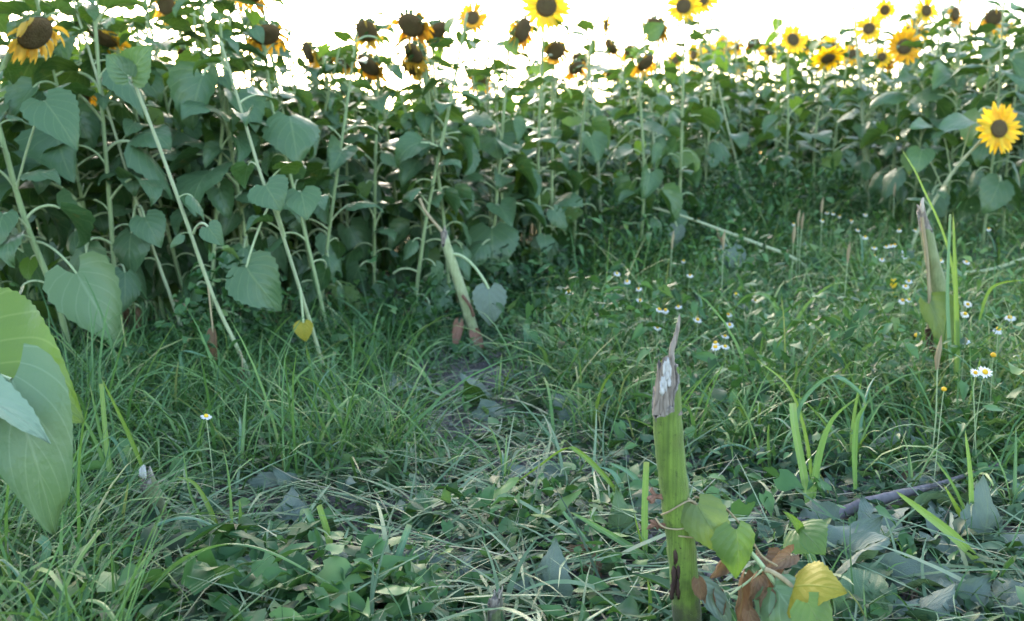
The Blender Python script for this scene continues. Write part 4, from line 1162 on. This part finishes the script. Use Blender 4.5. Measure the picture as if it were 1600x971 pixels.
def leaf_scatter(name, label, n, wfun, size, hrange, tilt, mat, seed, ymax=8.2, cat='weeds', aspect=(.5, .9), rcen=.4):
    rng = np.random.default_rng(seed)
    x, y = scatter(n, wfun, rng, ymax=ymax)
    s = rng.uniform(size[0], size[1], n) * (.7 + .6 * patch(x, y, 4, seed + 1))
    h = hrange[0] + (hrange[1] - hrange[0]) * (rng.random(n) ** 1.6 * (.3 + .9 * patch(x, y, 3.1, seed + 2)) if hrange[1] < 1 else rng.random(n) ** .8)
    z = HZ(x, y) + h
    yaw = rng.uniform(0, 2 * math.pi, n); pit = rng.uniform(R(tilt[0]), R(tilt[1]), n); roll = rng.normal(0, .35, n)
    asp = rng.uniform(aspect[0], aspect[1], n); fold = rng.uniform(-.3, .9, n); dro = rng.uniform(.1, 1.1, n)
    rows = [(0.0, .27, .16), (.17, .47, .06), (.42, .45, 0), (.74, .22, 0), (1.0, .01, 0)]
    wv1 = rng.normal(0, .05, n); wv2 = rng.normal(0, .05, n); ph = rng.uniform(0, 6.28, n)
    T = np.zeros((n, 25, 3)); UV = np.zeros((n, 25, 2)); q = 0
    for t, w_, back in rows:
        for u in (-1, -.5, 0, .5, 1):
            lx = (t - back * abs(u) ** 1.5) * s; ly = u * w_ * asp * s * np.cos(fold); lz = abs(u) ** 1.3 * w_ * asp * s * np.sin(fold) - dro * .38 * s * t * t
            lz = lz + s * abs(u) * (wv1 * math.copysign(1, u) + wv2 * 2) * np.sin(t * 6 + ph + u)
            cr, sr = np.cos(roll), np.sin(roll)
            ly, lz = ly * cr - lz * sr, ly * sr + lz * cr
            cp, sp_ = np.cos(pit), np.sin(pit)
            lx, lz = lx * cp - lz * sp_, lx * sp_ + lz * cp
            cy, sy = np.cos(yaw), np.sin(yaw)
            T[:, q, 0] = x + lx * cy - ly * sy; T[:, q, 1] = y + lx * sy + ly * cy; T[:, q, 2] = z + lz
            UV[:, q, 0] = .5 + .5 * u; UV[:, q, 1] = t; q += 1
    g = grid_faces(4, 4)
    F = (np.arange(n)[:, None, None] * 25 + g[None]).reshape(-1, 4)
    r_ = np.clip(rng.normal(rcen, .24, n) + .3 * (patch(x, y, 1.7, seed + 7) - .5), 0, 1)
    me = mesh_np(name, T.reshape(-1, 3), F, [M[mat]], None, UV.reshape(-1, 2), np.repeat(r_, 25))
    return tag(link(name, me), label, cat, kind='stuff')

leaf_scatter('ground_cover', 'low broad leaved weeds covering the ground', 19000, lambda x, y, e: np.clip((.3 + .7 * patch(x, y, 6, 46)) * wAll(x, y, e) * (1 - .95 * wD(x, y, e)) * (.32 + .7 * wB(x, y, e) + .5 * wA(x, y, e)), 0, 1), (.018, .062), (.004, .11), (-55, 45), 'weed', 21, aspect=(.45, 1.1), rcen=.5)
leaf_scatter('shaded_weeds', 'leafy weeds at the feet of the sunflowers, tinted dark as shade', 9000, lambda x, y, e: wEdge(x, y, e) * np.clip(.35 + sm((x + .3) / 1.5), 0, 1), (.02, .055), (.01, .38), (-50, 40), 'weed', 22, rcen=.3)  # low tint centre: understorey shade painted into the weed colour
leaf_scatter('leaf_litter', 'wilted torn leaves strewn over the trampled soil', 3400, lambda x, y, e: np.clip(wC(x, y, e) + wD(x, y, e), 0, 1), (.02, .06), (.004, .05), (-50, 40), 'litter_leaf', 23, cat='leaf litter', ymax=5, rcen=.4, aspect=(.3, .8))
leaf_scatter('grey_weeds', 'greyish weeds on the bare soil at lower right', 1500, wD, (.025, .06), (.005, .07), (-30, 40), 'litter_leaf', 24, ymax=3.4, rcen=.3)

def wBank(x, y, e): return sm((x - .15) / .5) * np.exp(-((e - .45) / .5) ** 2) * (.25 + .75 * patch(x, y, 2.5, 47))
leaf_scatter('tall_weeds', 'tall tangled weeds before the foot of the right hand rows', 6500, wBank, (.03, .08), (.03, .55), (-65, 60), 'weed', 26, aspect=(.15, .5), rcen=.5)
grass('tall_meadow_grass', 'tall grass before the foot of the right hand rows', 2600, wBank, (.25, .55), (.004, .009), (60, 88), (15, 90), 'grass', 27, seg=6, rbias=(.4, .9))
# the crop goes on behind the rows one can tell apart
def far_crop(n, seed):
    def wf(x, y, e): return ((e < -2.0) & (e > -9)).astype(float)
    return leaf_scatter('far_sunflowers', 'mass of sunflower leaves far behind the front rows', n, wf, (.12, .22), (.25, 1.2), (-70, 30), 'weed', seed, ymax=16, cat='sunflowers', aspect=(.7, 1.0), rcen=.3)
far_crop(9000, 51)

leaf_scatter('meadow_weeds', 'leafy weeds between the meadow grass at right', 7000, wB, (.02, .06), (.03, .36), (-60, 45), 'weed', 25, aspect=(.3, .7), rcen=.55)

# straw and clods
rng = np.random.default_rng(31)
n = 3800
x, y = scatter(n, lambda x, y, e: np.clip(wC(x, y, e) + .6 * wD(x, y, e), 0, 1), rng, ymax=5)
V, F, U, idx = ribbons(x, y, HZ(x, y) + .004 + .02 * rng.random(n), rng.uniform(0, 6.28, n), rng.uniform(.04, .26, n), rng.uniform(.0012, .0035, n), rng.normal(0, .16, n), rng.normal(0, .25, n), 3, rng, twist=1.2)
tag(link('straw', mesh_np('straw', V, F, [M['straw']], None, U, rng.random(n)[idx])), 'dry straw and stem bits on the soil', 'straw', kind='stuff')
n = 3800
x, y = scatter(n, lambda x, y, e: np.clip(.3 * wC(x, y, e) + wD(x, y, e), 0, 1), rng, ymax=4)
V0, F0, _ = lump((0, 0, 0), (1, 1, 1), 3, 6, 4, .3)
s = rng.uniform(.003, .014, n) * rng.uniform(.5, 1.2, n)
ya = rng.uniform(0, 6.28, n); c_, s_ = np.cos(ya), np.sin(ya)
sq = rng.uniform(.5, 1.2, (n, 3)) * s[:, None]
L_ = V0[None] * sq[:, None, :]
VV = np.stack([L_[..., 0] * c_[:, None] - L_[..., 1] * s_[:, None] + x[:, None], L_[..., 0] * s_[:, None] + L_[..., 1] * c_[:, None] + y[:, None], L_[..., 2] + (HZ(x, y) + s * .25)[:, None]], -1)
FF = (np.arange(n)[:, None, None] * len(V0) + F0[None]).reshape(-1, 4)
tag(link('soil_crumbs', mesh_np('soil_crumbs', VV.reshape(-1, 3), FF, [M['clod']])), 'crumbs and clods of grey soil', 'soil', kind='stuff')

# ------------------------------------------------------------------ grass tufts one can point at; every broad blade is a part
def wide_blade(root, pts, w_, mat, seed=0, cut=False, side=None):
    """broad folded grass blade along world points"""
    rr = random.Random(seed)
    pts = smooth_path([p - root.location for p in pts], 5); n = len(pts)
    V = []; U = []
    tw = rr.uniform(-.5, .5)
    for i, p in enumerate(pts):
        t = i / (n - 1)
        d = (pts[min(i + 1, n - 1)] - pts[max(i - 1, 0)]).normalized()
        s0 = side or Vector((1, .25, 0))
        s1 = (s0 - d * s0.dot(d))
        if s1.length < .2: s1 = Vector((0, 1, 0)) - d * d.y
        s1.normalize(); nn = s1.cross(d)
        s1 = s1 * math.cos(tw * t) + nn * math.sin(tw * t); nn = s1.cross(d)
        ww = w_ * .5 * ((1 - t) ** .5 if not cut else (1 - .25 * t)) * (.55 + .45 * min(1, t * 3))
        for u in (-1, -.5, 0, .5, 1):
            V.append(tuple(p + s1 * ww * u + nn * (abs(u) - .5) * ww * .45)); U.append((.5 + .5 * u, t))
    mb = MB(); mb.add(V, grid_faces(4, n - 1), U)
    return child('blade', mb.mesh('blade', [M[mat]]), root)

def px_tuft(label, basepx, blades, group=None, name='grass_tuft', cat='grass tuft'):
    b = G(*basepx); root = thing(name, label, cat, b, group)
    for i, (pxs, wpx, mat, cut) in enumerate(blades):
        rr = random.Random(i + int(basepx[0])); k = rr.uniform(-.05, .05)
        pts = [P(x, y, b.y + .02 * i - .02 + k * j / len(pxs)) for j, (x, y) in enumerate(pxs)]
        wide_blade(root, pts, wpx * b.y / FOC * 1.12, mat, i, cut)
    return root
B_, LM, BL = 'blade', 'blade_lime', 'blade_blue'
px_tuft('tall tuft of broad arching blades right of the main stump', (1266, 808), [
    ([(1264, 805), (1256, 745), (1242, 670), (1238, 630)], 13, B_, True), ([(1266, 800), (1278, 715), (1300, 655), (1345, 617)], 17, B_, False),
    ([(1336, 765), (1335, 700), (1340, 655), (1356, 630)], 11, B_, False), ([(1240, 700), (1252, 630), (1300, 588), (1345, 615), (1352, 640)], 10, BL, False),
    ([(1270, 800), (1262, 700), (1235, 610), (1180, 560)], 8, LM, False)])
px_tuft('upright bright lime blades standing beside the slanting right stump', (1496, 660), [
    ([(1496, 655), (1495, 560), (1493, 450), (1489, 330)], 11, LM, False), ([(1492, 650), (1480, 480), (1484, 335)], 8, BL, True),
    ([(1490, 700), (1496, 600), (1496, 500)], 11, BL, True), ([(1500, 690), (1540, 640), (1505, 560)], 9, LM, False), ([(1494, 640), (1488, 420), (1440, 290), (1408, 232)], 6, LM, False)])
px_tuft('pair of narrow upright blades on the soil at right', (1518, 835), [
    ([(1518, 830), (1516, 745), (1508, 672)], 10, B_, False), ([(1512, 825), (1495, 795), (1474, 757)], 11, LM, False), ([(1520, 830), (1490, 760), (1462, 720)], 6, B_, False)])
px_tuft('broad green blade lying slantwise across the grey leaves at lower right', (1540, 895), [
    ([(1540, 890), (1490, 838), (1440, 798), (1400, 768)], 17, B_, False), ([(1545, 890), (1580, 850), (1600, 800)], 8, BL, False)])
px_tuft('long pale blade arching low across the lower left', (200, 985), [
    ([(200, 985), (258, 895), (340, 852), (420, 862), (530, 920)], 9, B_, False), ([(330, 985), (345, 940), (410, 880), (445, 850)], 6, BL, False), ([(430, 985), (400, 930), (368, 878), (400, 890)], 12, BL, False)])
px_tuft('tuft of broad shaded blades in the lower left corner', (70, 990), [
    ([(70, 990), (66, 900), (74, 855), (60, 840)], 16, BL, True), ([(118, 985), (105, 920), (92, 865)], 14, B_, False), ([(20, 985), (10, 900), (-10, 850)], 12, LM, False), ([(60, 985), (40, 900), (5, 830)], 9, BL, False), ([(90, 985), (150, 960), (230, 985)], 10, B_, False), ([(150, 985), (148, 900), (158, 855), (180, 850)], 9, B_, False)])
px_tuft('upright grass with one yellow green blade leaning right, beside the big near leaf', (190, 800), [
    ([(225, 735), (195, 665), (158, 590)], 8, LM, False), ([(178, 790), (166, 690), (158, 600)], 8, B_, True), ([(185, 790), (150, 690), (118, 640)], 8, B_, False), ([(190, 900), (182, 760), (160, 690), (140, 600)], 9, B_, False), ([(200, 880), (205, 760), (180, 690), (150, 683)], 9, BL, False)])
px_tuft('yellow green blade curving over the trampled grass left of centre', (345, 850), [
    ([(345, 845), (330, 800), (305, 757), (275, 745)], 9, LM, False), ([(340, 845), (300, 780), (285, 700)], 5, B_, False)])
px_tuft('two broad cut blades standing in the litter left of centre', (510, 890), [
    ([(510, 885), (496, 835), (478, 795)], 11, BL, True), ([(520, 885), (512, 835), (498, 790)], 11, B_, True)])
px_tuft('fan of pale broad blades in the trampled middle', (625, 930), [
    ([(610, 925), (622, 870), (640, 820)], 12, BL, True), ([(618, 930), (635, 880), (652, 848)], 11, BL, False), ([(600, 930), (560, 870), (545, 840)], 8, B_, False)])
px_tuft('sharply bent lime blade forming an arch over the middle soil', (975, 790), [
    ([(975, 785), (945, 745), (905, 707), (880, 703), (830, 738), (765, 785)], 9, LM, False), ([(982, 790), (960, 742), (930, 728)], 11, BL, False), ([(1010, 770), (985, 740), (950, 722)], 10, BL, False)])
px_tuft('pale upright blade close to the left side of the main stump', (1008, 880), [([(1008, 875), (1007, 800), (1010, 722)], 11, B_, True), ([(1012, 880), (1000, 840), (990, 800)], 5, LM, False)])
px_tuft('broad blue green blade lying across the soil left of the main stump', (1030, 890), [([(1030, 885), (985, 855), (930, 822), (890, 800)], 13, B_, False), ([(880, 800), (920, 850), (975, 910)], 8, BL, False)])
px_tuft('two short cut blades with square tips at the far side of the clearing', (862, 578), [([(826, 572), (825, 540), (822, 506)], 12, BL, True), ([(866, 570), (863, 540), (861, 508)], 10, B_, True)])
px_tuft('withered yellow blade bent among the green ones in the middle distance', (858, 600), [([(858, 598), (856, 575), (850, 550), (838, 538)], 9, 'blade_dry', False), ([(905, 590), (870, 570), (835, 565)], 9, LM, False)] if False else [([(858, 598), (856, 575), (850, 550), (838, 538)], 9, LM, False), ([(905, 590), (870, 570), (835, 565)], 9, LM, False)])
px_tuft('bluish blades lying low by the bottom edge right of centre', (1010, 975), [([(1012, 985), (1016, 940), (1012, 905)], 8, LM, False), ([(1050, 985), (1030, 940), (1014, 905)], 6, BL, False), ([(925, 985), (945, 950), (985, 958), (1010, 985)], 8, BL, False)])
px_tuft('tall arching blades in the meadow behind the main stump', (1215, 590), [([(1225, 585), (1222, 520), (1205, 468), (1170, 462), (1140, 490)], 8, B_, False), ([(1230, 590), (1245, 500), (1290, 450), (1330, 440)], 8, B_, False), ([(1220, 590), (1200, 540), (1180, 530)], 7, LM, False)])
px_tuft('grass arching to the right in front of the slanting stump', (1340, 610), [([(1330, 605), (1345, 550), (1390, 535), (1430, 590)], 8, B_, False), ([(1320, 600), (1300, 540), (1270, 505)], 8, LM, False), ([(1345, 610), (1370, 560), (1420, 545), (1470, 640)], 7, BL, False)])
px_tuft('lime grass curving in from the right edge', (1600, 640), [([(1530, 500), (1545, 455), (1575, 440), (1640, 437)], 7, LM, False), ([(1610, 760), (1590, 700), (1560, 640)], 13, BL, False), ([(1540, 600), (1570, 580), (1610, 560)], 8, B_, False)])
px_tuft('lime blade standing alone at the foot of the leaning stems', (505, 640), [([(503, 640), (490, 590), (478, 540)], 11, LM, False), ([(520, 650), (518, 600), (522, 550)], 7, BL, True)])
px_tuft('pair of blue green blades crossing below the long pale stem', (240, 660), [([(232, 665), (250, 610), (275, 568)], 8, BL, False), ([(280, 650), (290, 600), (283, 550), (330, 560)], 7, BL, False), ([(245, 660), (285, 600), (310, 560)], 7, B_, False)])

TUFT_MARKS = [(1500, 600, 'beside the slanting right stump'), (1380, 430, 'near the scrap of yellow petals'), (1240, 430, 'where the fallen pale stalk ends'), (1060, 450, 'below the upright curled leaf stem'),
    (1060, 560, 'behind the tall near stump'), (1250, 600, 'behind the tall arching tuft'), (1380, 660, 'right of the tall arching tuft'), (880, 540, 'near the two short cut blades'), (1570, 700, 'by the right edge of the meadow'),
    (740, 560, 'at the foot of the leaning pale stump'), (500, 620, 'at the foot of the leaning stems'), (330, 640, 'below the long bare pale stem'), (190, 660, 'right of the large near leaf'), (240, 800, 'around the short white tipped stump'),
    (80, 900, 'in the lower left corner'), (420, 760, 'beside the yellow green curving blade'), (620, 880, 'by the fan of pale broad blades'), (900, 740, 'by the bent lime blade'), (650, 680, 'in the middle of the clearing')]
LEAF_MARKS = [(700, 830, 'at the upper end of the vine stem'), (810, 930, 'at the lower end of the vine stem'), (500, 850, 'by the two broad cut blades'), (620, 900, 'by the fan of pale broad blades'), (890, 740, 'under the bent lime blade'),
    (960, 860, 'left of the tall near stump'), (640, 640, 'at the far side of the clearing'), (450, 740, 'beside the yellow green curving blade'), (460, 930, 'under the long low arching blade'), (700, 730, 'in the middle of the clearing'),
    (1266, 790, 'at the foot of the tall arching tuft'), (1350, 825, 'beside the grey stick'), (1518, 835, 'by the narrow upright blades'), (1400, 930, 'beside the pale curled leaf'), (1290, 970, 'below the yellow leaf'),
    (1150, 740, 'right of the tall near stump'), (1580, 940, 'in the lower right corner'), (1460, 730, 'behind the grey stick'), (1560, 760, 'near the right edge behind the upright blades')]
def near(px, py, marks): return min(marks, key=lambda m: (m[0] - px) ** 2 + 2 * (m[1] - py) ** 2)[2]

# generic tufts: a few kinds, copied
TP = []
_r = random.Random(77)
for q in range(6):
    root = thing('grass_tuft', 'x', 'grass tuft', (0, 0, 0))
    for i in range(_r.randint(5, 8)):
        az = _r.uniform(0, 6.28); L_ = _r.uniform(.14, .30); a = R(_r.uniform(62, 86)); bd = R(_r.uniform(30, 120))
        p = Vector((_r.uniform(-.015, .015), _r.uniform(-.015, .015), -.004)); pts = [p.copy()]
        for j in range(5):
            th = a - bd * (j / 4) ** 1.5
            p = p + Vector((math.cos(th) * math.cos(az), math.cos(th) * math.sin(az), math.sin(th))) * L_ / 5; pts.append(p.copy())
        wide_blade(root, pts, _r.uniform(.007, .013), _r.choice(('blade', 'blade', 'blade_lime', 'blade_blue')), i, _r.random() < .15, Vector((-math.sin(az), math.cos(az), 0)))
    TP.append(root)
rng = np.random.default_rng(91)
tx1, ty1 = scatter(80, lambda x, y, e: wB(x, y, e) * (e > .2), rng, ymin=2.2, ymax=5.5)
tx2, ty2 = scatter(26, lambda x, y, e: wA(x, y, e) * (e > .1), rng, ymin=1.3, ymax=3.4)
tx3, ty3 = scatter(12, lambda x, y, e: wC(x, y, e) * (e > .3), rng, ymin=1.5, ymax=3.2)
i = 0
for xs, ys, where in ((tx1, ty1, 'in the weedy meadow on the right of the clearing'), (tx2, ty2, 'in the tall grass along the left side'), (tx3, ty3, 'on the trampled ground in the middle')):
    for x, y in zip(xs, ys):
        o = TP[i] if i < len(TP) else copy_tree(_r.choice(TP[:6]))
        i += 1
        o.location = (x, y, hz(x, y)); o.rotation_euler = (_r.uniform(-.15, .15), _r.uniform(-.15, .15), _r.uniform(0, 6.28))
        s_ = _r.uniform(.65, 1.1) * (1.25 if 'meadow' in where else 1); o.scale = (s_,) * 3
        qx, qy = project(x, y, o.location.z); wh = near(qx, qy, TUFT_MARKS)
        o['label'] = '%s grass tuft of arching blades %s' % ('large' if s_ > 1.05 else 'small', wh); o['group'] = '%s grass tufts %s' % ('large' if s_ > 1.05 else 'small', wh)

# ------------------------------------------------------------------ fallen leaves, each its own thing
FL = []
for q in range(11):
    rr = random.Random(q + 3)
    V, F, U = blade(1.0, rr.uniform(.36, .46), R(rr.uniform(5, 35)), R(rr.uniform(-50, -10)), rr.uniform(-.5, .6), rr.uniform(.05, .12), 8, 14, 900 + q, quilt=.004, lobe=rr.uniform(.12, .3), shape=rr.uniform(.42, .55), tipcurl=rr.uniform(-1.8, 1.8), lob=(.22 if q % 3 == 1 else .0))
    FL.append((V, F, U))
FLM = {}
def fallen(label, px, py, size, yaw, pitch=0.0, roll=0.0, mat='leaf_grey', q=0, group=None, lift=.012):
    b = G(px, py)
    key = (q % 11, mat)
    if key not in FLM:
        mb = MB(); mb.add(*FL[q % 11]); FLM[key] = mb.mesh('fallen_leaf', [M[mat]])
    o = link('fallen_leaf', FLM[key]); tag(o, label, 'leaf', group)
    o.location = b + Vector((0, 0, lift)); o.rotation_euler = Euler((R(roll), R(-pitch), R(yaw)), 'XYZ')
    s_ = size * b.y / FOC; o.scale = (s_,) * 3
    return o
LST = [
    ('large grey green leaf with a raised pointed tip right of the young bright leaf', 1300, 885, 125, 25, 28, 20, 'leaf_grey', 0),
    ('grey leaf overlapping the raised pointed leaf from the right', 1370, 880, 105, 10, 22, -30, 'leaf_grey', 1),
    ('pale curled leaf lying flat on the dark soil near the lower right corner', 1400, 930, 130, -15, 4, 10, 'leaf_grey', 2),
    ('dark leaf standing on edge beside the narrow upright blades', 1535, 850, 110, 80, 60, 35, 'leaf_grey', 3),
    ('grey leaf cut by the right edge above the corner', 1572, 880, 110, 20, 30, 15, 'leaf_grey', 4),
    ('large shaded leaf below the yellow leaf', 1340, 975, 120, 65, 35, 10, 'leaf', 5),
    ('broad dark green leaf between the yellow leaf and the pale curled leaf', 1350, 930, 90, 40, 20, 0, 'leaf', 6),
    ('wilted leaf in the lower right corner', 1530, 975, 120, 15, 10, 20, 'leaf_grey', 0),
    ('limp grey leaf at the bottom edge right of the pale curled leaf', 1450, 975, 110, 60, 25, -15, 'leaf_grey', 1),
    ('upright green leaf standing left of the main stump', 965, 845, 80, 95, 55, 20, 'leaf_hero', 2),
    ('pale crumpled leaf standing at the bottom middle', 860, 940, 95, 70, 60, -20, 'leaf_grey', 3),
    ('green leaf patch lying in the middle of the clearing', 880, 800, 85, 15, 6, 0, 'leaf_grey', 4),
    ('grey leaf at the near side of the arching lime blade', 780, 760, 70, 5, 10, 10, 'leaf_grey', 5),
    ('large shaded leaf at the bottom left of the middle', 545, 960, 110, 85, 45, 0, 'leaf', 6),
    ('leaf lying under the long low arching blade', 345, 940, 120, 50, 25, 10, 'leaf_grey', 0),
    ('pale leaf half buried in the straw left of centre', 455, 820, 70, 100, 40, 0, 'leaf_grey', 1),
    ('green leaf peeping out below the large near leaf', 110, 800, 110, -10, 20, -10, 'leaf_grey', 2),
    ('small leaf behind the leaf peeping below the near leaf', 165, 815, 80, -5, 15, 10, 'leaf_grey', 3),
    ('pale leaf lying in the litter at the far side of the clearing', 595, 610, 50, 30, 20, 0, 'leaf_grey', 4),
    ('grey leaf beside the soil patch right of the main stump', 1130, 715, 75, 20, 15, -10, 'leaf_grey', 5),
    ('grey leaf on the soil under the tall arching tuft', 1225, 770, 80, -20, 10, 0, 'leaf_grey', 6),
    ('leaf lying between the two arching blades at right', 1300, 745, 75, 200, 15, 10, 'leaf_grey', 0),
    ('dark leaf lying in the shade right of the short stump', 320, 870, 80, 0, 15, 0, 'leaf', 1),
    ('brown dead leaf on the soil left of the main stump', 900, 880, 50, 20, 10, 0, 'leaf_dry', 2),
    ('small orange brown dead leaf on the bare soil at the bottom', 925, 905, 40, 70, 40, 0, 'leaf_dry', 3),
    ('brown crumpled leaf behind the short stump at lower left', 160, 850, 90, 5, 5, 0, 'leaf_dry', 4),
]
for lb, px, py, sz, yaw, pit, rol, mt, q in LST: fallen(lb, px, py, sz, yaw, pit, rol, mt, q)
_r = random.Random(15)
for where, n_, box in (('over the trampled middle of the clearing', 80, (420, 600, 1000, 960)), ('over the soil behind the yellow leaf at lower right', 70, (1120, 690, 1620, 985))):
    for i in range(n_):
        px, py = _r.uniform(box[0], box[2]), _r.uniform(box[1], box[3])
        sz = _r.uniform(38, 80); mt = _r.choice(('leaf_grey', 'leaf_grey', 'leaf_grey', 'leaf')); pt = _r.uniform(-5, 45)
        ds = '%s %s leaf %s' % ('small' if sz < 58 else 'larger', 'wilted grey green' if mt == 'leaf_grey' else 'dark green', 'tilted up' if pt > 22 else 'lying flat')
        wh = near(px, py, LEAF_MARKS)
        fallen(ds + ' ' + wh, px, py, sz, _r.uniform(0, 360), pt, _r.uniform(-35, 35), mt, i, ds.replace(' leaf ', ' leaves ') + ' ' + wh)

for i in range(15):
    px, py = _r.uniform(1290, 1640), _r.uniform(830, 990)
    sz = _r.uniform(75, 125); pt = _r.uniform(5, 50)
    ds = 'broad wilted grey green leaf %s in the heap' % ('tilted up' if pt > 27 else 'lying flat'); wh = near(px, py, LEAF_MARKS)
    fallen(ds + ' ' + wh, px, py, sz, _r.uniform(-40, 110), pt, _r.uniform(-40, 40), 'leaf_grey', i * 3 + 1, ds.replace(' leaf ', ' leaves ') + ' ' + wh, lift=.02)

# young bright leaf by the stick
b = G(1275, 925); yl = thing('seedling', 'bright yellow green seedling leaf pair standing beside the grey stick', 'seedling', b)
own_leaf(yl, P(1272, 890, b.y), P(1248, 826, b.y), P(1290, 868, b.y - .06), .62, (-.2, -.8, .6), mats=[M['leaf_backlit'], M['petiole']], seed=97, fold=-.2, rp=.002, arch=0)
own_leaf(yl, None, P(1250, 832, b.y), P(1222, 798, b.y), .22, (.5, -1, .3), mats=[M['leaf_backlit'], M['petiole']], seed=98, fold=.6)

# ------------------------------------------------------------------ daisies
def daisy_mesh(seed, droop):
    rr = random.Random(seed); mb = MB()
    for i in range(13):
        mb.add(*petal_strip(2 * math.pi * i / 13 + rr.uniform(-.1, .1), .0035, .0095 * rr.uniform(.85, 1.1), .0042, droop + rr.uniform(-.1, .1), 0, rr))
    return mb.mesh('petals', [M['white_petal']])
DP = [daisy_mesh(i, (-.9, -.2, .1, -.5)[i]) for i in range(4)]
_mb = MB(); _V, _F, _U = lump((0, 0, .0015), (.0052, .0052, .0045), 2, 10, 6, .05); _mb.add(_V, _F, _U); DD = _mb.mesh('disc', [M['daisy_disc']])
def daisy(label, px, py, d=None, q=0, size=1.0, group=None, stemh=.16, face=(0, -.5, 1), bare=False):
    """flower seen at px,py; stands on the ground below it"""
    if d is None:
        # the ground point straight below lies lower in the picture: search the depth whose stem height fits
        best = None
        for k in range(60):
            yy = 1.6 + k * .12
            p = P(px, py, yy); h = p.z - hz(p.x, p.y)
            if best is None or abs(h - stemh) < best[0]: best = (abs(h - stemh), p)
        p = best[1]
    else: p = P(px, py, d)
    rr = random.Random(int(px * 7 + py))
    b = Vector((p.x + rr.uniform(-.02, .02), p.y + rr.uniform(-.02, .02), hz(p.x, p.y)))
    root = thing('daisy', label, 'daisy', b, group)
    V, F, U = tube(bez((0, 0, -.01), (0, 0, .06), (p - b) - Vector(face) * .03, p - b, 5), .0011, 4); mb = MB(); mb.add(V, F, U)
    child('stem', mb.mesh('stem', [M['petiole']]), root)
    f = Vector(face); f = (f + Vector((rr.uniform(-.3, .3), rr.uniform(-.3, .1), 0))).normalized()
    h = child('disc', DD, root); h.location = p - b; h.rotation_euler = f.to_track_quat('Z', 'Y').to_euler(); s_ = size * rr.uniform(.9, 1.15); h.scale = (s_,) * 3
    if not bare: child('petals', DP[q], h)
    return root
NEAR = [
    ('white daisy with a yellow dome above the near right edge of the meadow', 1560, 515, 0, 1.1), ('white daisy seen edge on at the right above the yellow domed one', 1578, 497, 1, 1.1),
    ('small daisy close behind the lime blade beside the right stump', 1512, 476, 2, 1.0), ('daisy just below the one behind the lime blade', 1508, 491, 3, 1.0),
    ('petalless yellow daisy button left of the right stump', 1432, 525, 9, 1.1), ('yellow daisy button with short petals right of the stump', 1552, 556, 9, 1.1),
    ('left one of two daisies side by side near the lower right meadow', 1524, 583, 2, .9), ('right one of two daisies side by side near the lower right meadow', 1539, 582, 2, 1.05),
    ('faded yellow daisy button below the limp leaf of the right stump', 1475, 609, 9, 1.0), ('daisy with hanging petals beside the limp leaf of the right stump', 1509, 532, 0, 1.0),
    ('daisy with a yellow eye just left of the splinter of the main stump', 1027, 512, 2, 1.1), ('white daisy right behind the splinter tip of the main stump', 1060, 480, 1, 1.1),
    ('upper daisy of a pair right of the main stump', 1133, 526, 1, 1.1), ('lower daisy of a pair right of the main stump', 1133, 542, 1, 1.1),
    ('small daisy lying open in the dark grass below the long pale stem', 322, 651, 1, 1.0)]
for lb, px, py, q, sz in NEAR:
    daisy(lb, px, py, q=min(q, 3), size=sz * (1.25 if px > 1400 else 1.1), bare=(q == 9), stemh=.27 if px > 1400 else .2, face=(0, -.8, 1) if q in (2, 3) else (0, -.25, 1))
FAR = [(1068, 408), (1078, 431), (998, 452), (1030, 484), (1040, 485), (1090, 500), (1138, 492), (1092, 343), (1100, 350), (1106, 352), (1292, 333), (1302, 334), (1312, 338), (1352, 336), (1385, 386), (1392, 384), (1398, 383), (1413, 394), (1413, 402),
       (1352, 371), (1366, 400), (1378, 406), (1366, 388), (1430, 360), (1545, 358), (1470, 408), (1415, 448), (1420, 469), (1410, 470), (964, 428), (1000, 470), (889, 456), (1118, 536), (1118, 543), (1140, 508), (1285, 345), (1330, 345), (1420, 440), (1340, 360), (1405, 360), (1240, 350), (1510, 410), (1180, 470), (980, 440), (1150, 460)]
for i, (px, py) in enumerate(FAR):
    daisy('small white daisy in the weeds far back by the sunflower rows', px, py, q=(0, 1, 1, 3)[i % 4], size=1.2, group='small white daisies far back in the weeds', stemh=.24, face=(0, -.4, 1))

# seed stalks of grass in front of the right hand rows
_r = random.Random(21)
for i, (px, py) in enumerate(((1253, 350), (1284, 325), (1247, 345), (1240, 370), (1325, 400), (1465, 560), (1397, 300), (1130, 380), (870, 330), (1050, 380))):
    best = min(((abs((P(px, py, 2.5 + .15 * k).z - hz(P(px, py, 2.5 + .15 * k).x, 2.5 + .15 * k)) - .36), 2.5 + .15 * k) for k in range(34)))
    p = P(px, py, best[1]); b = Vector((p.x, p.y, hz(p.x, p.y)))
    root = thing('seed_stalk', 'thin grass stalk with a bushy seed spike in front of the dark rows', 'grass stalk', b, 'grass seed stalks')
    mb = MB(); V, F, U = tube([(0, 0, -.01), (_r.uniform(-.01, .01), 0, (p.z - b.z) * .5), p - b], .0018, 4); mb.add(V, F, U)
    child('stem', mb.mesh('stem', [M['petiole']]), root)
    mb = MB(); V, F, U = tube([p - b - Vector((0, 0, .03)), p - b, p - b + Vector((.003, 0, .03)), p - b + Vector((.006, 0, .06))], [.003, .006, .0055, .001], 7, .3, i); mb.add(V, F, U)
    child('seed_spike', mb.mesh('seed_spike', [M['twine']]), root)
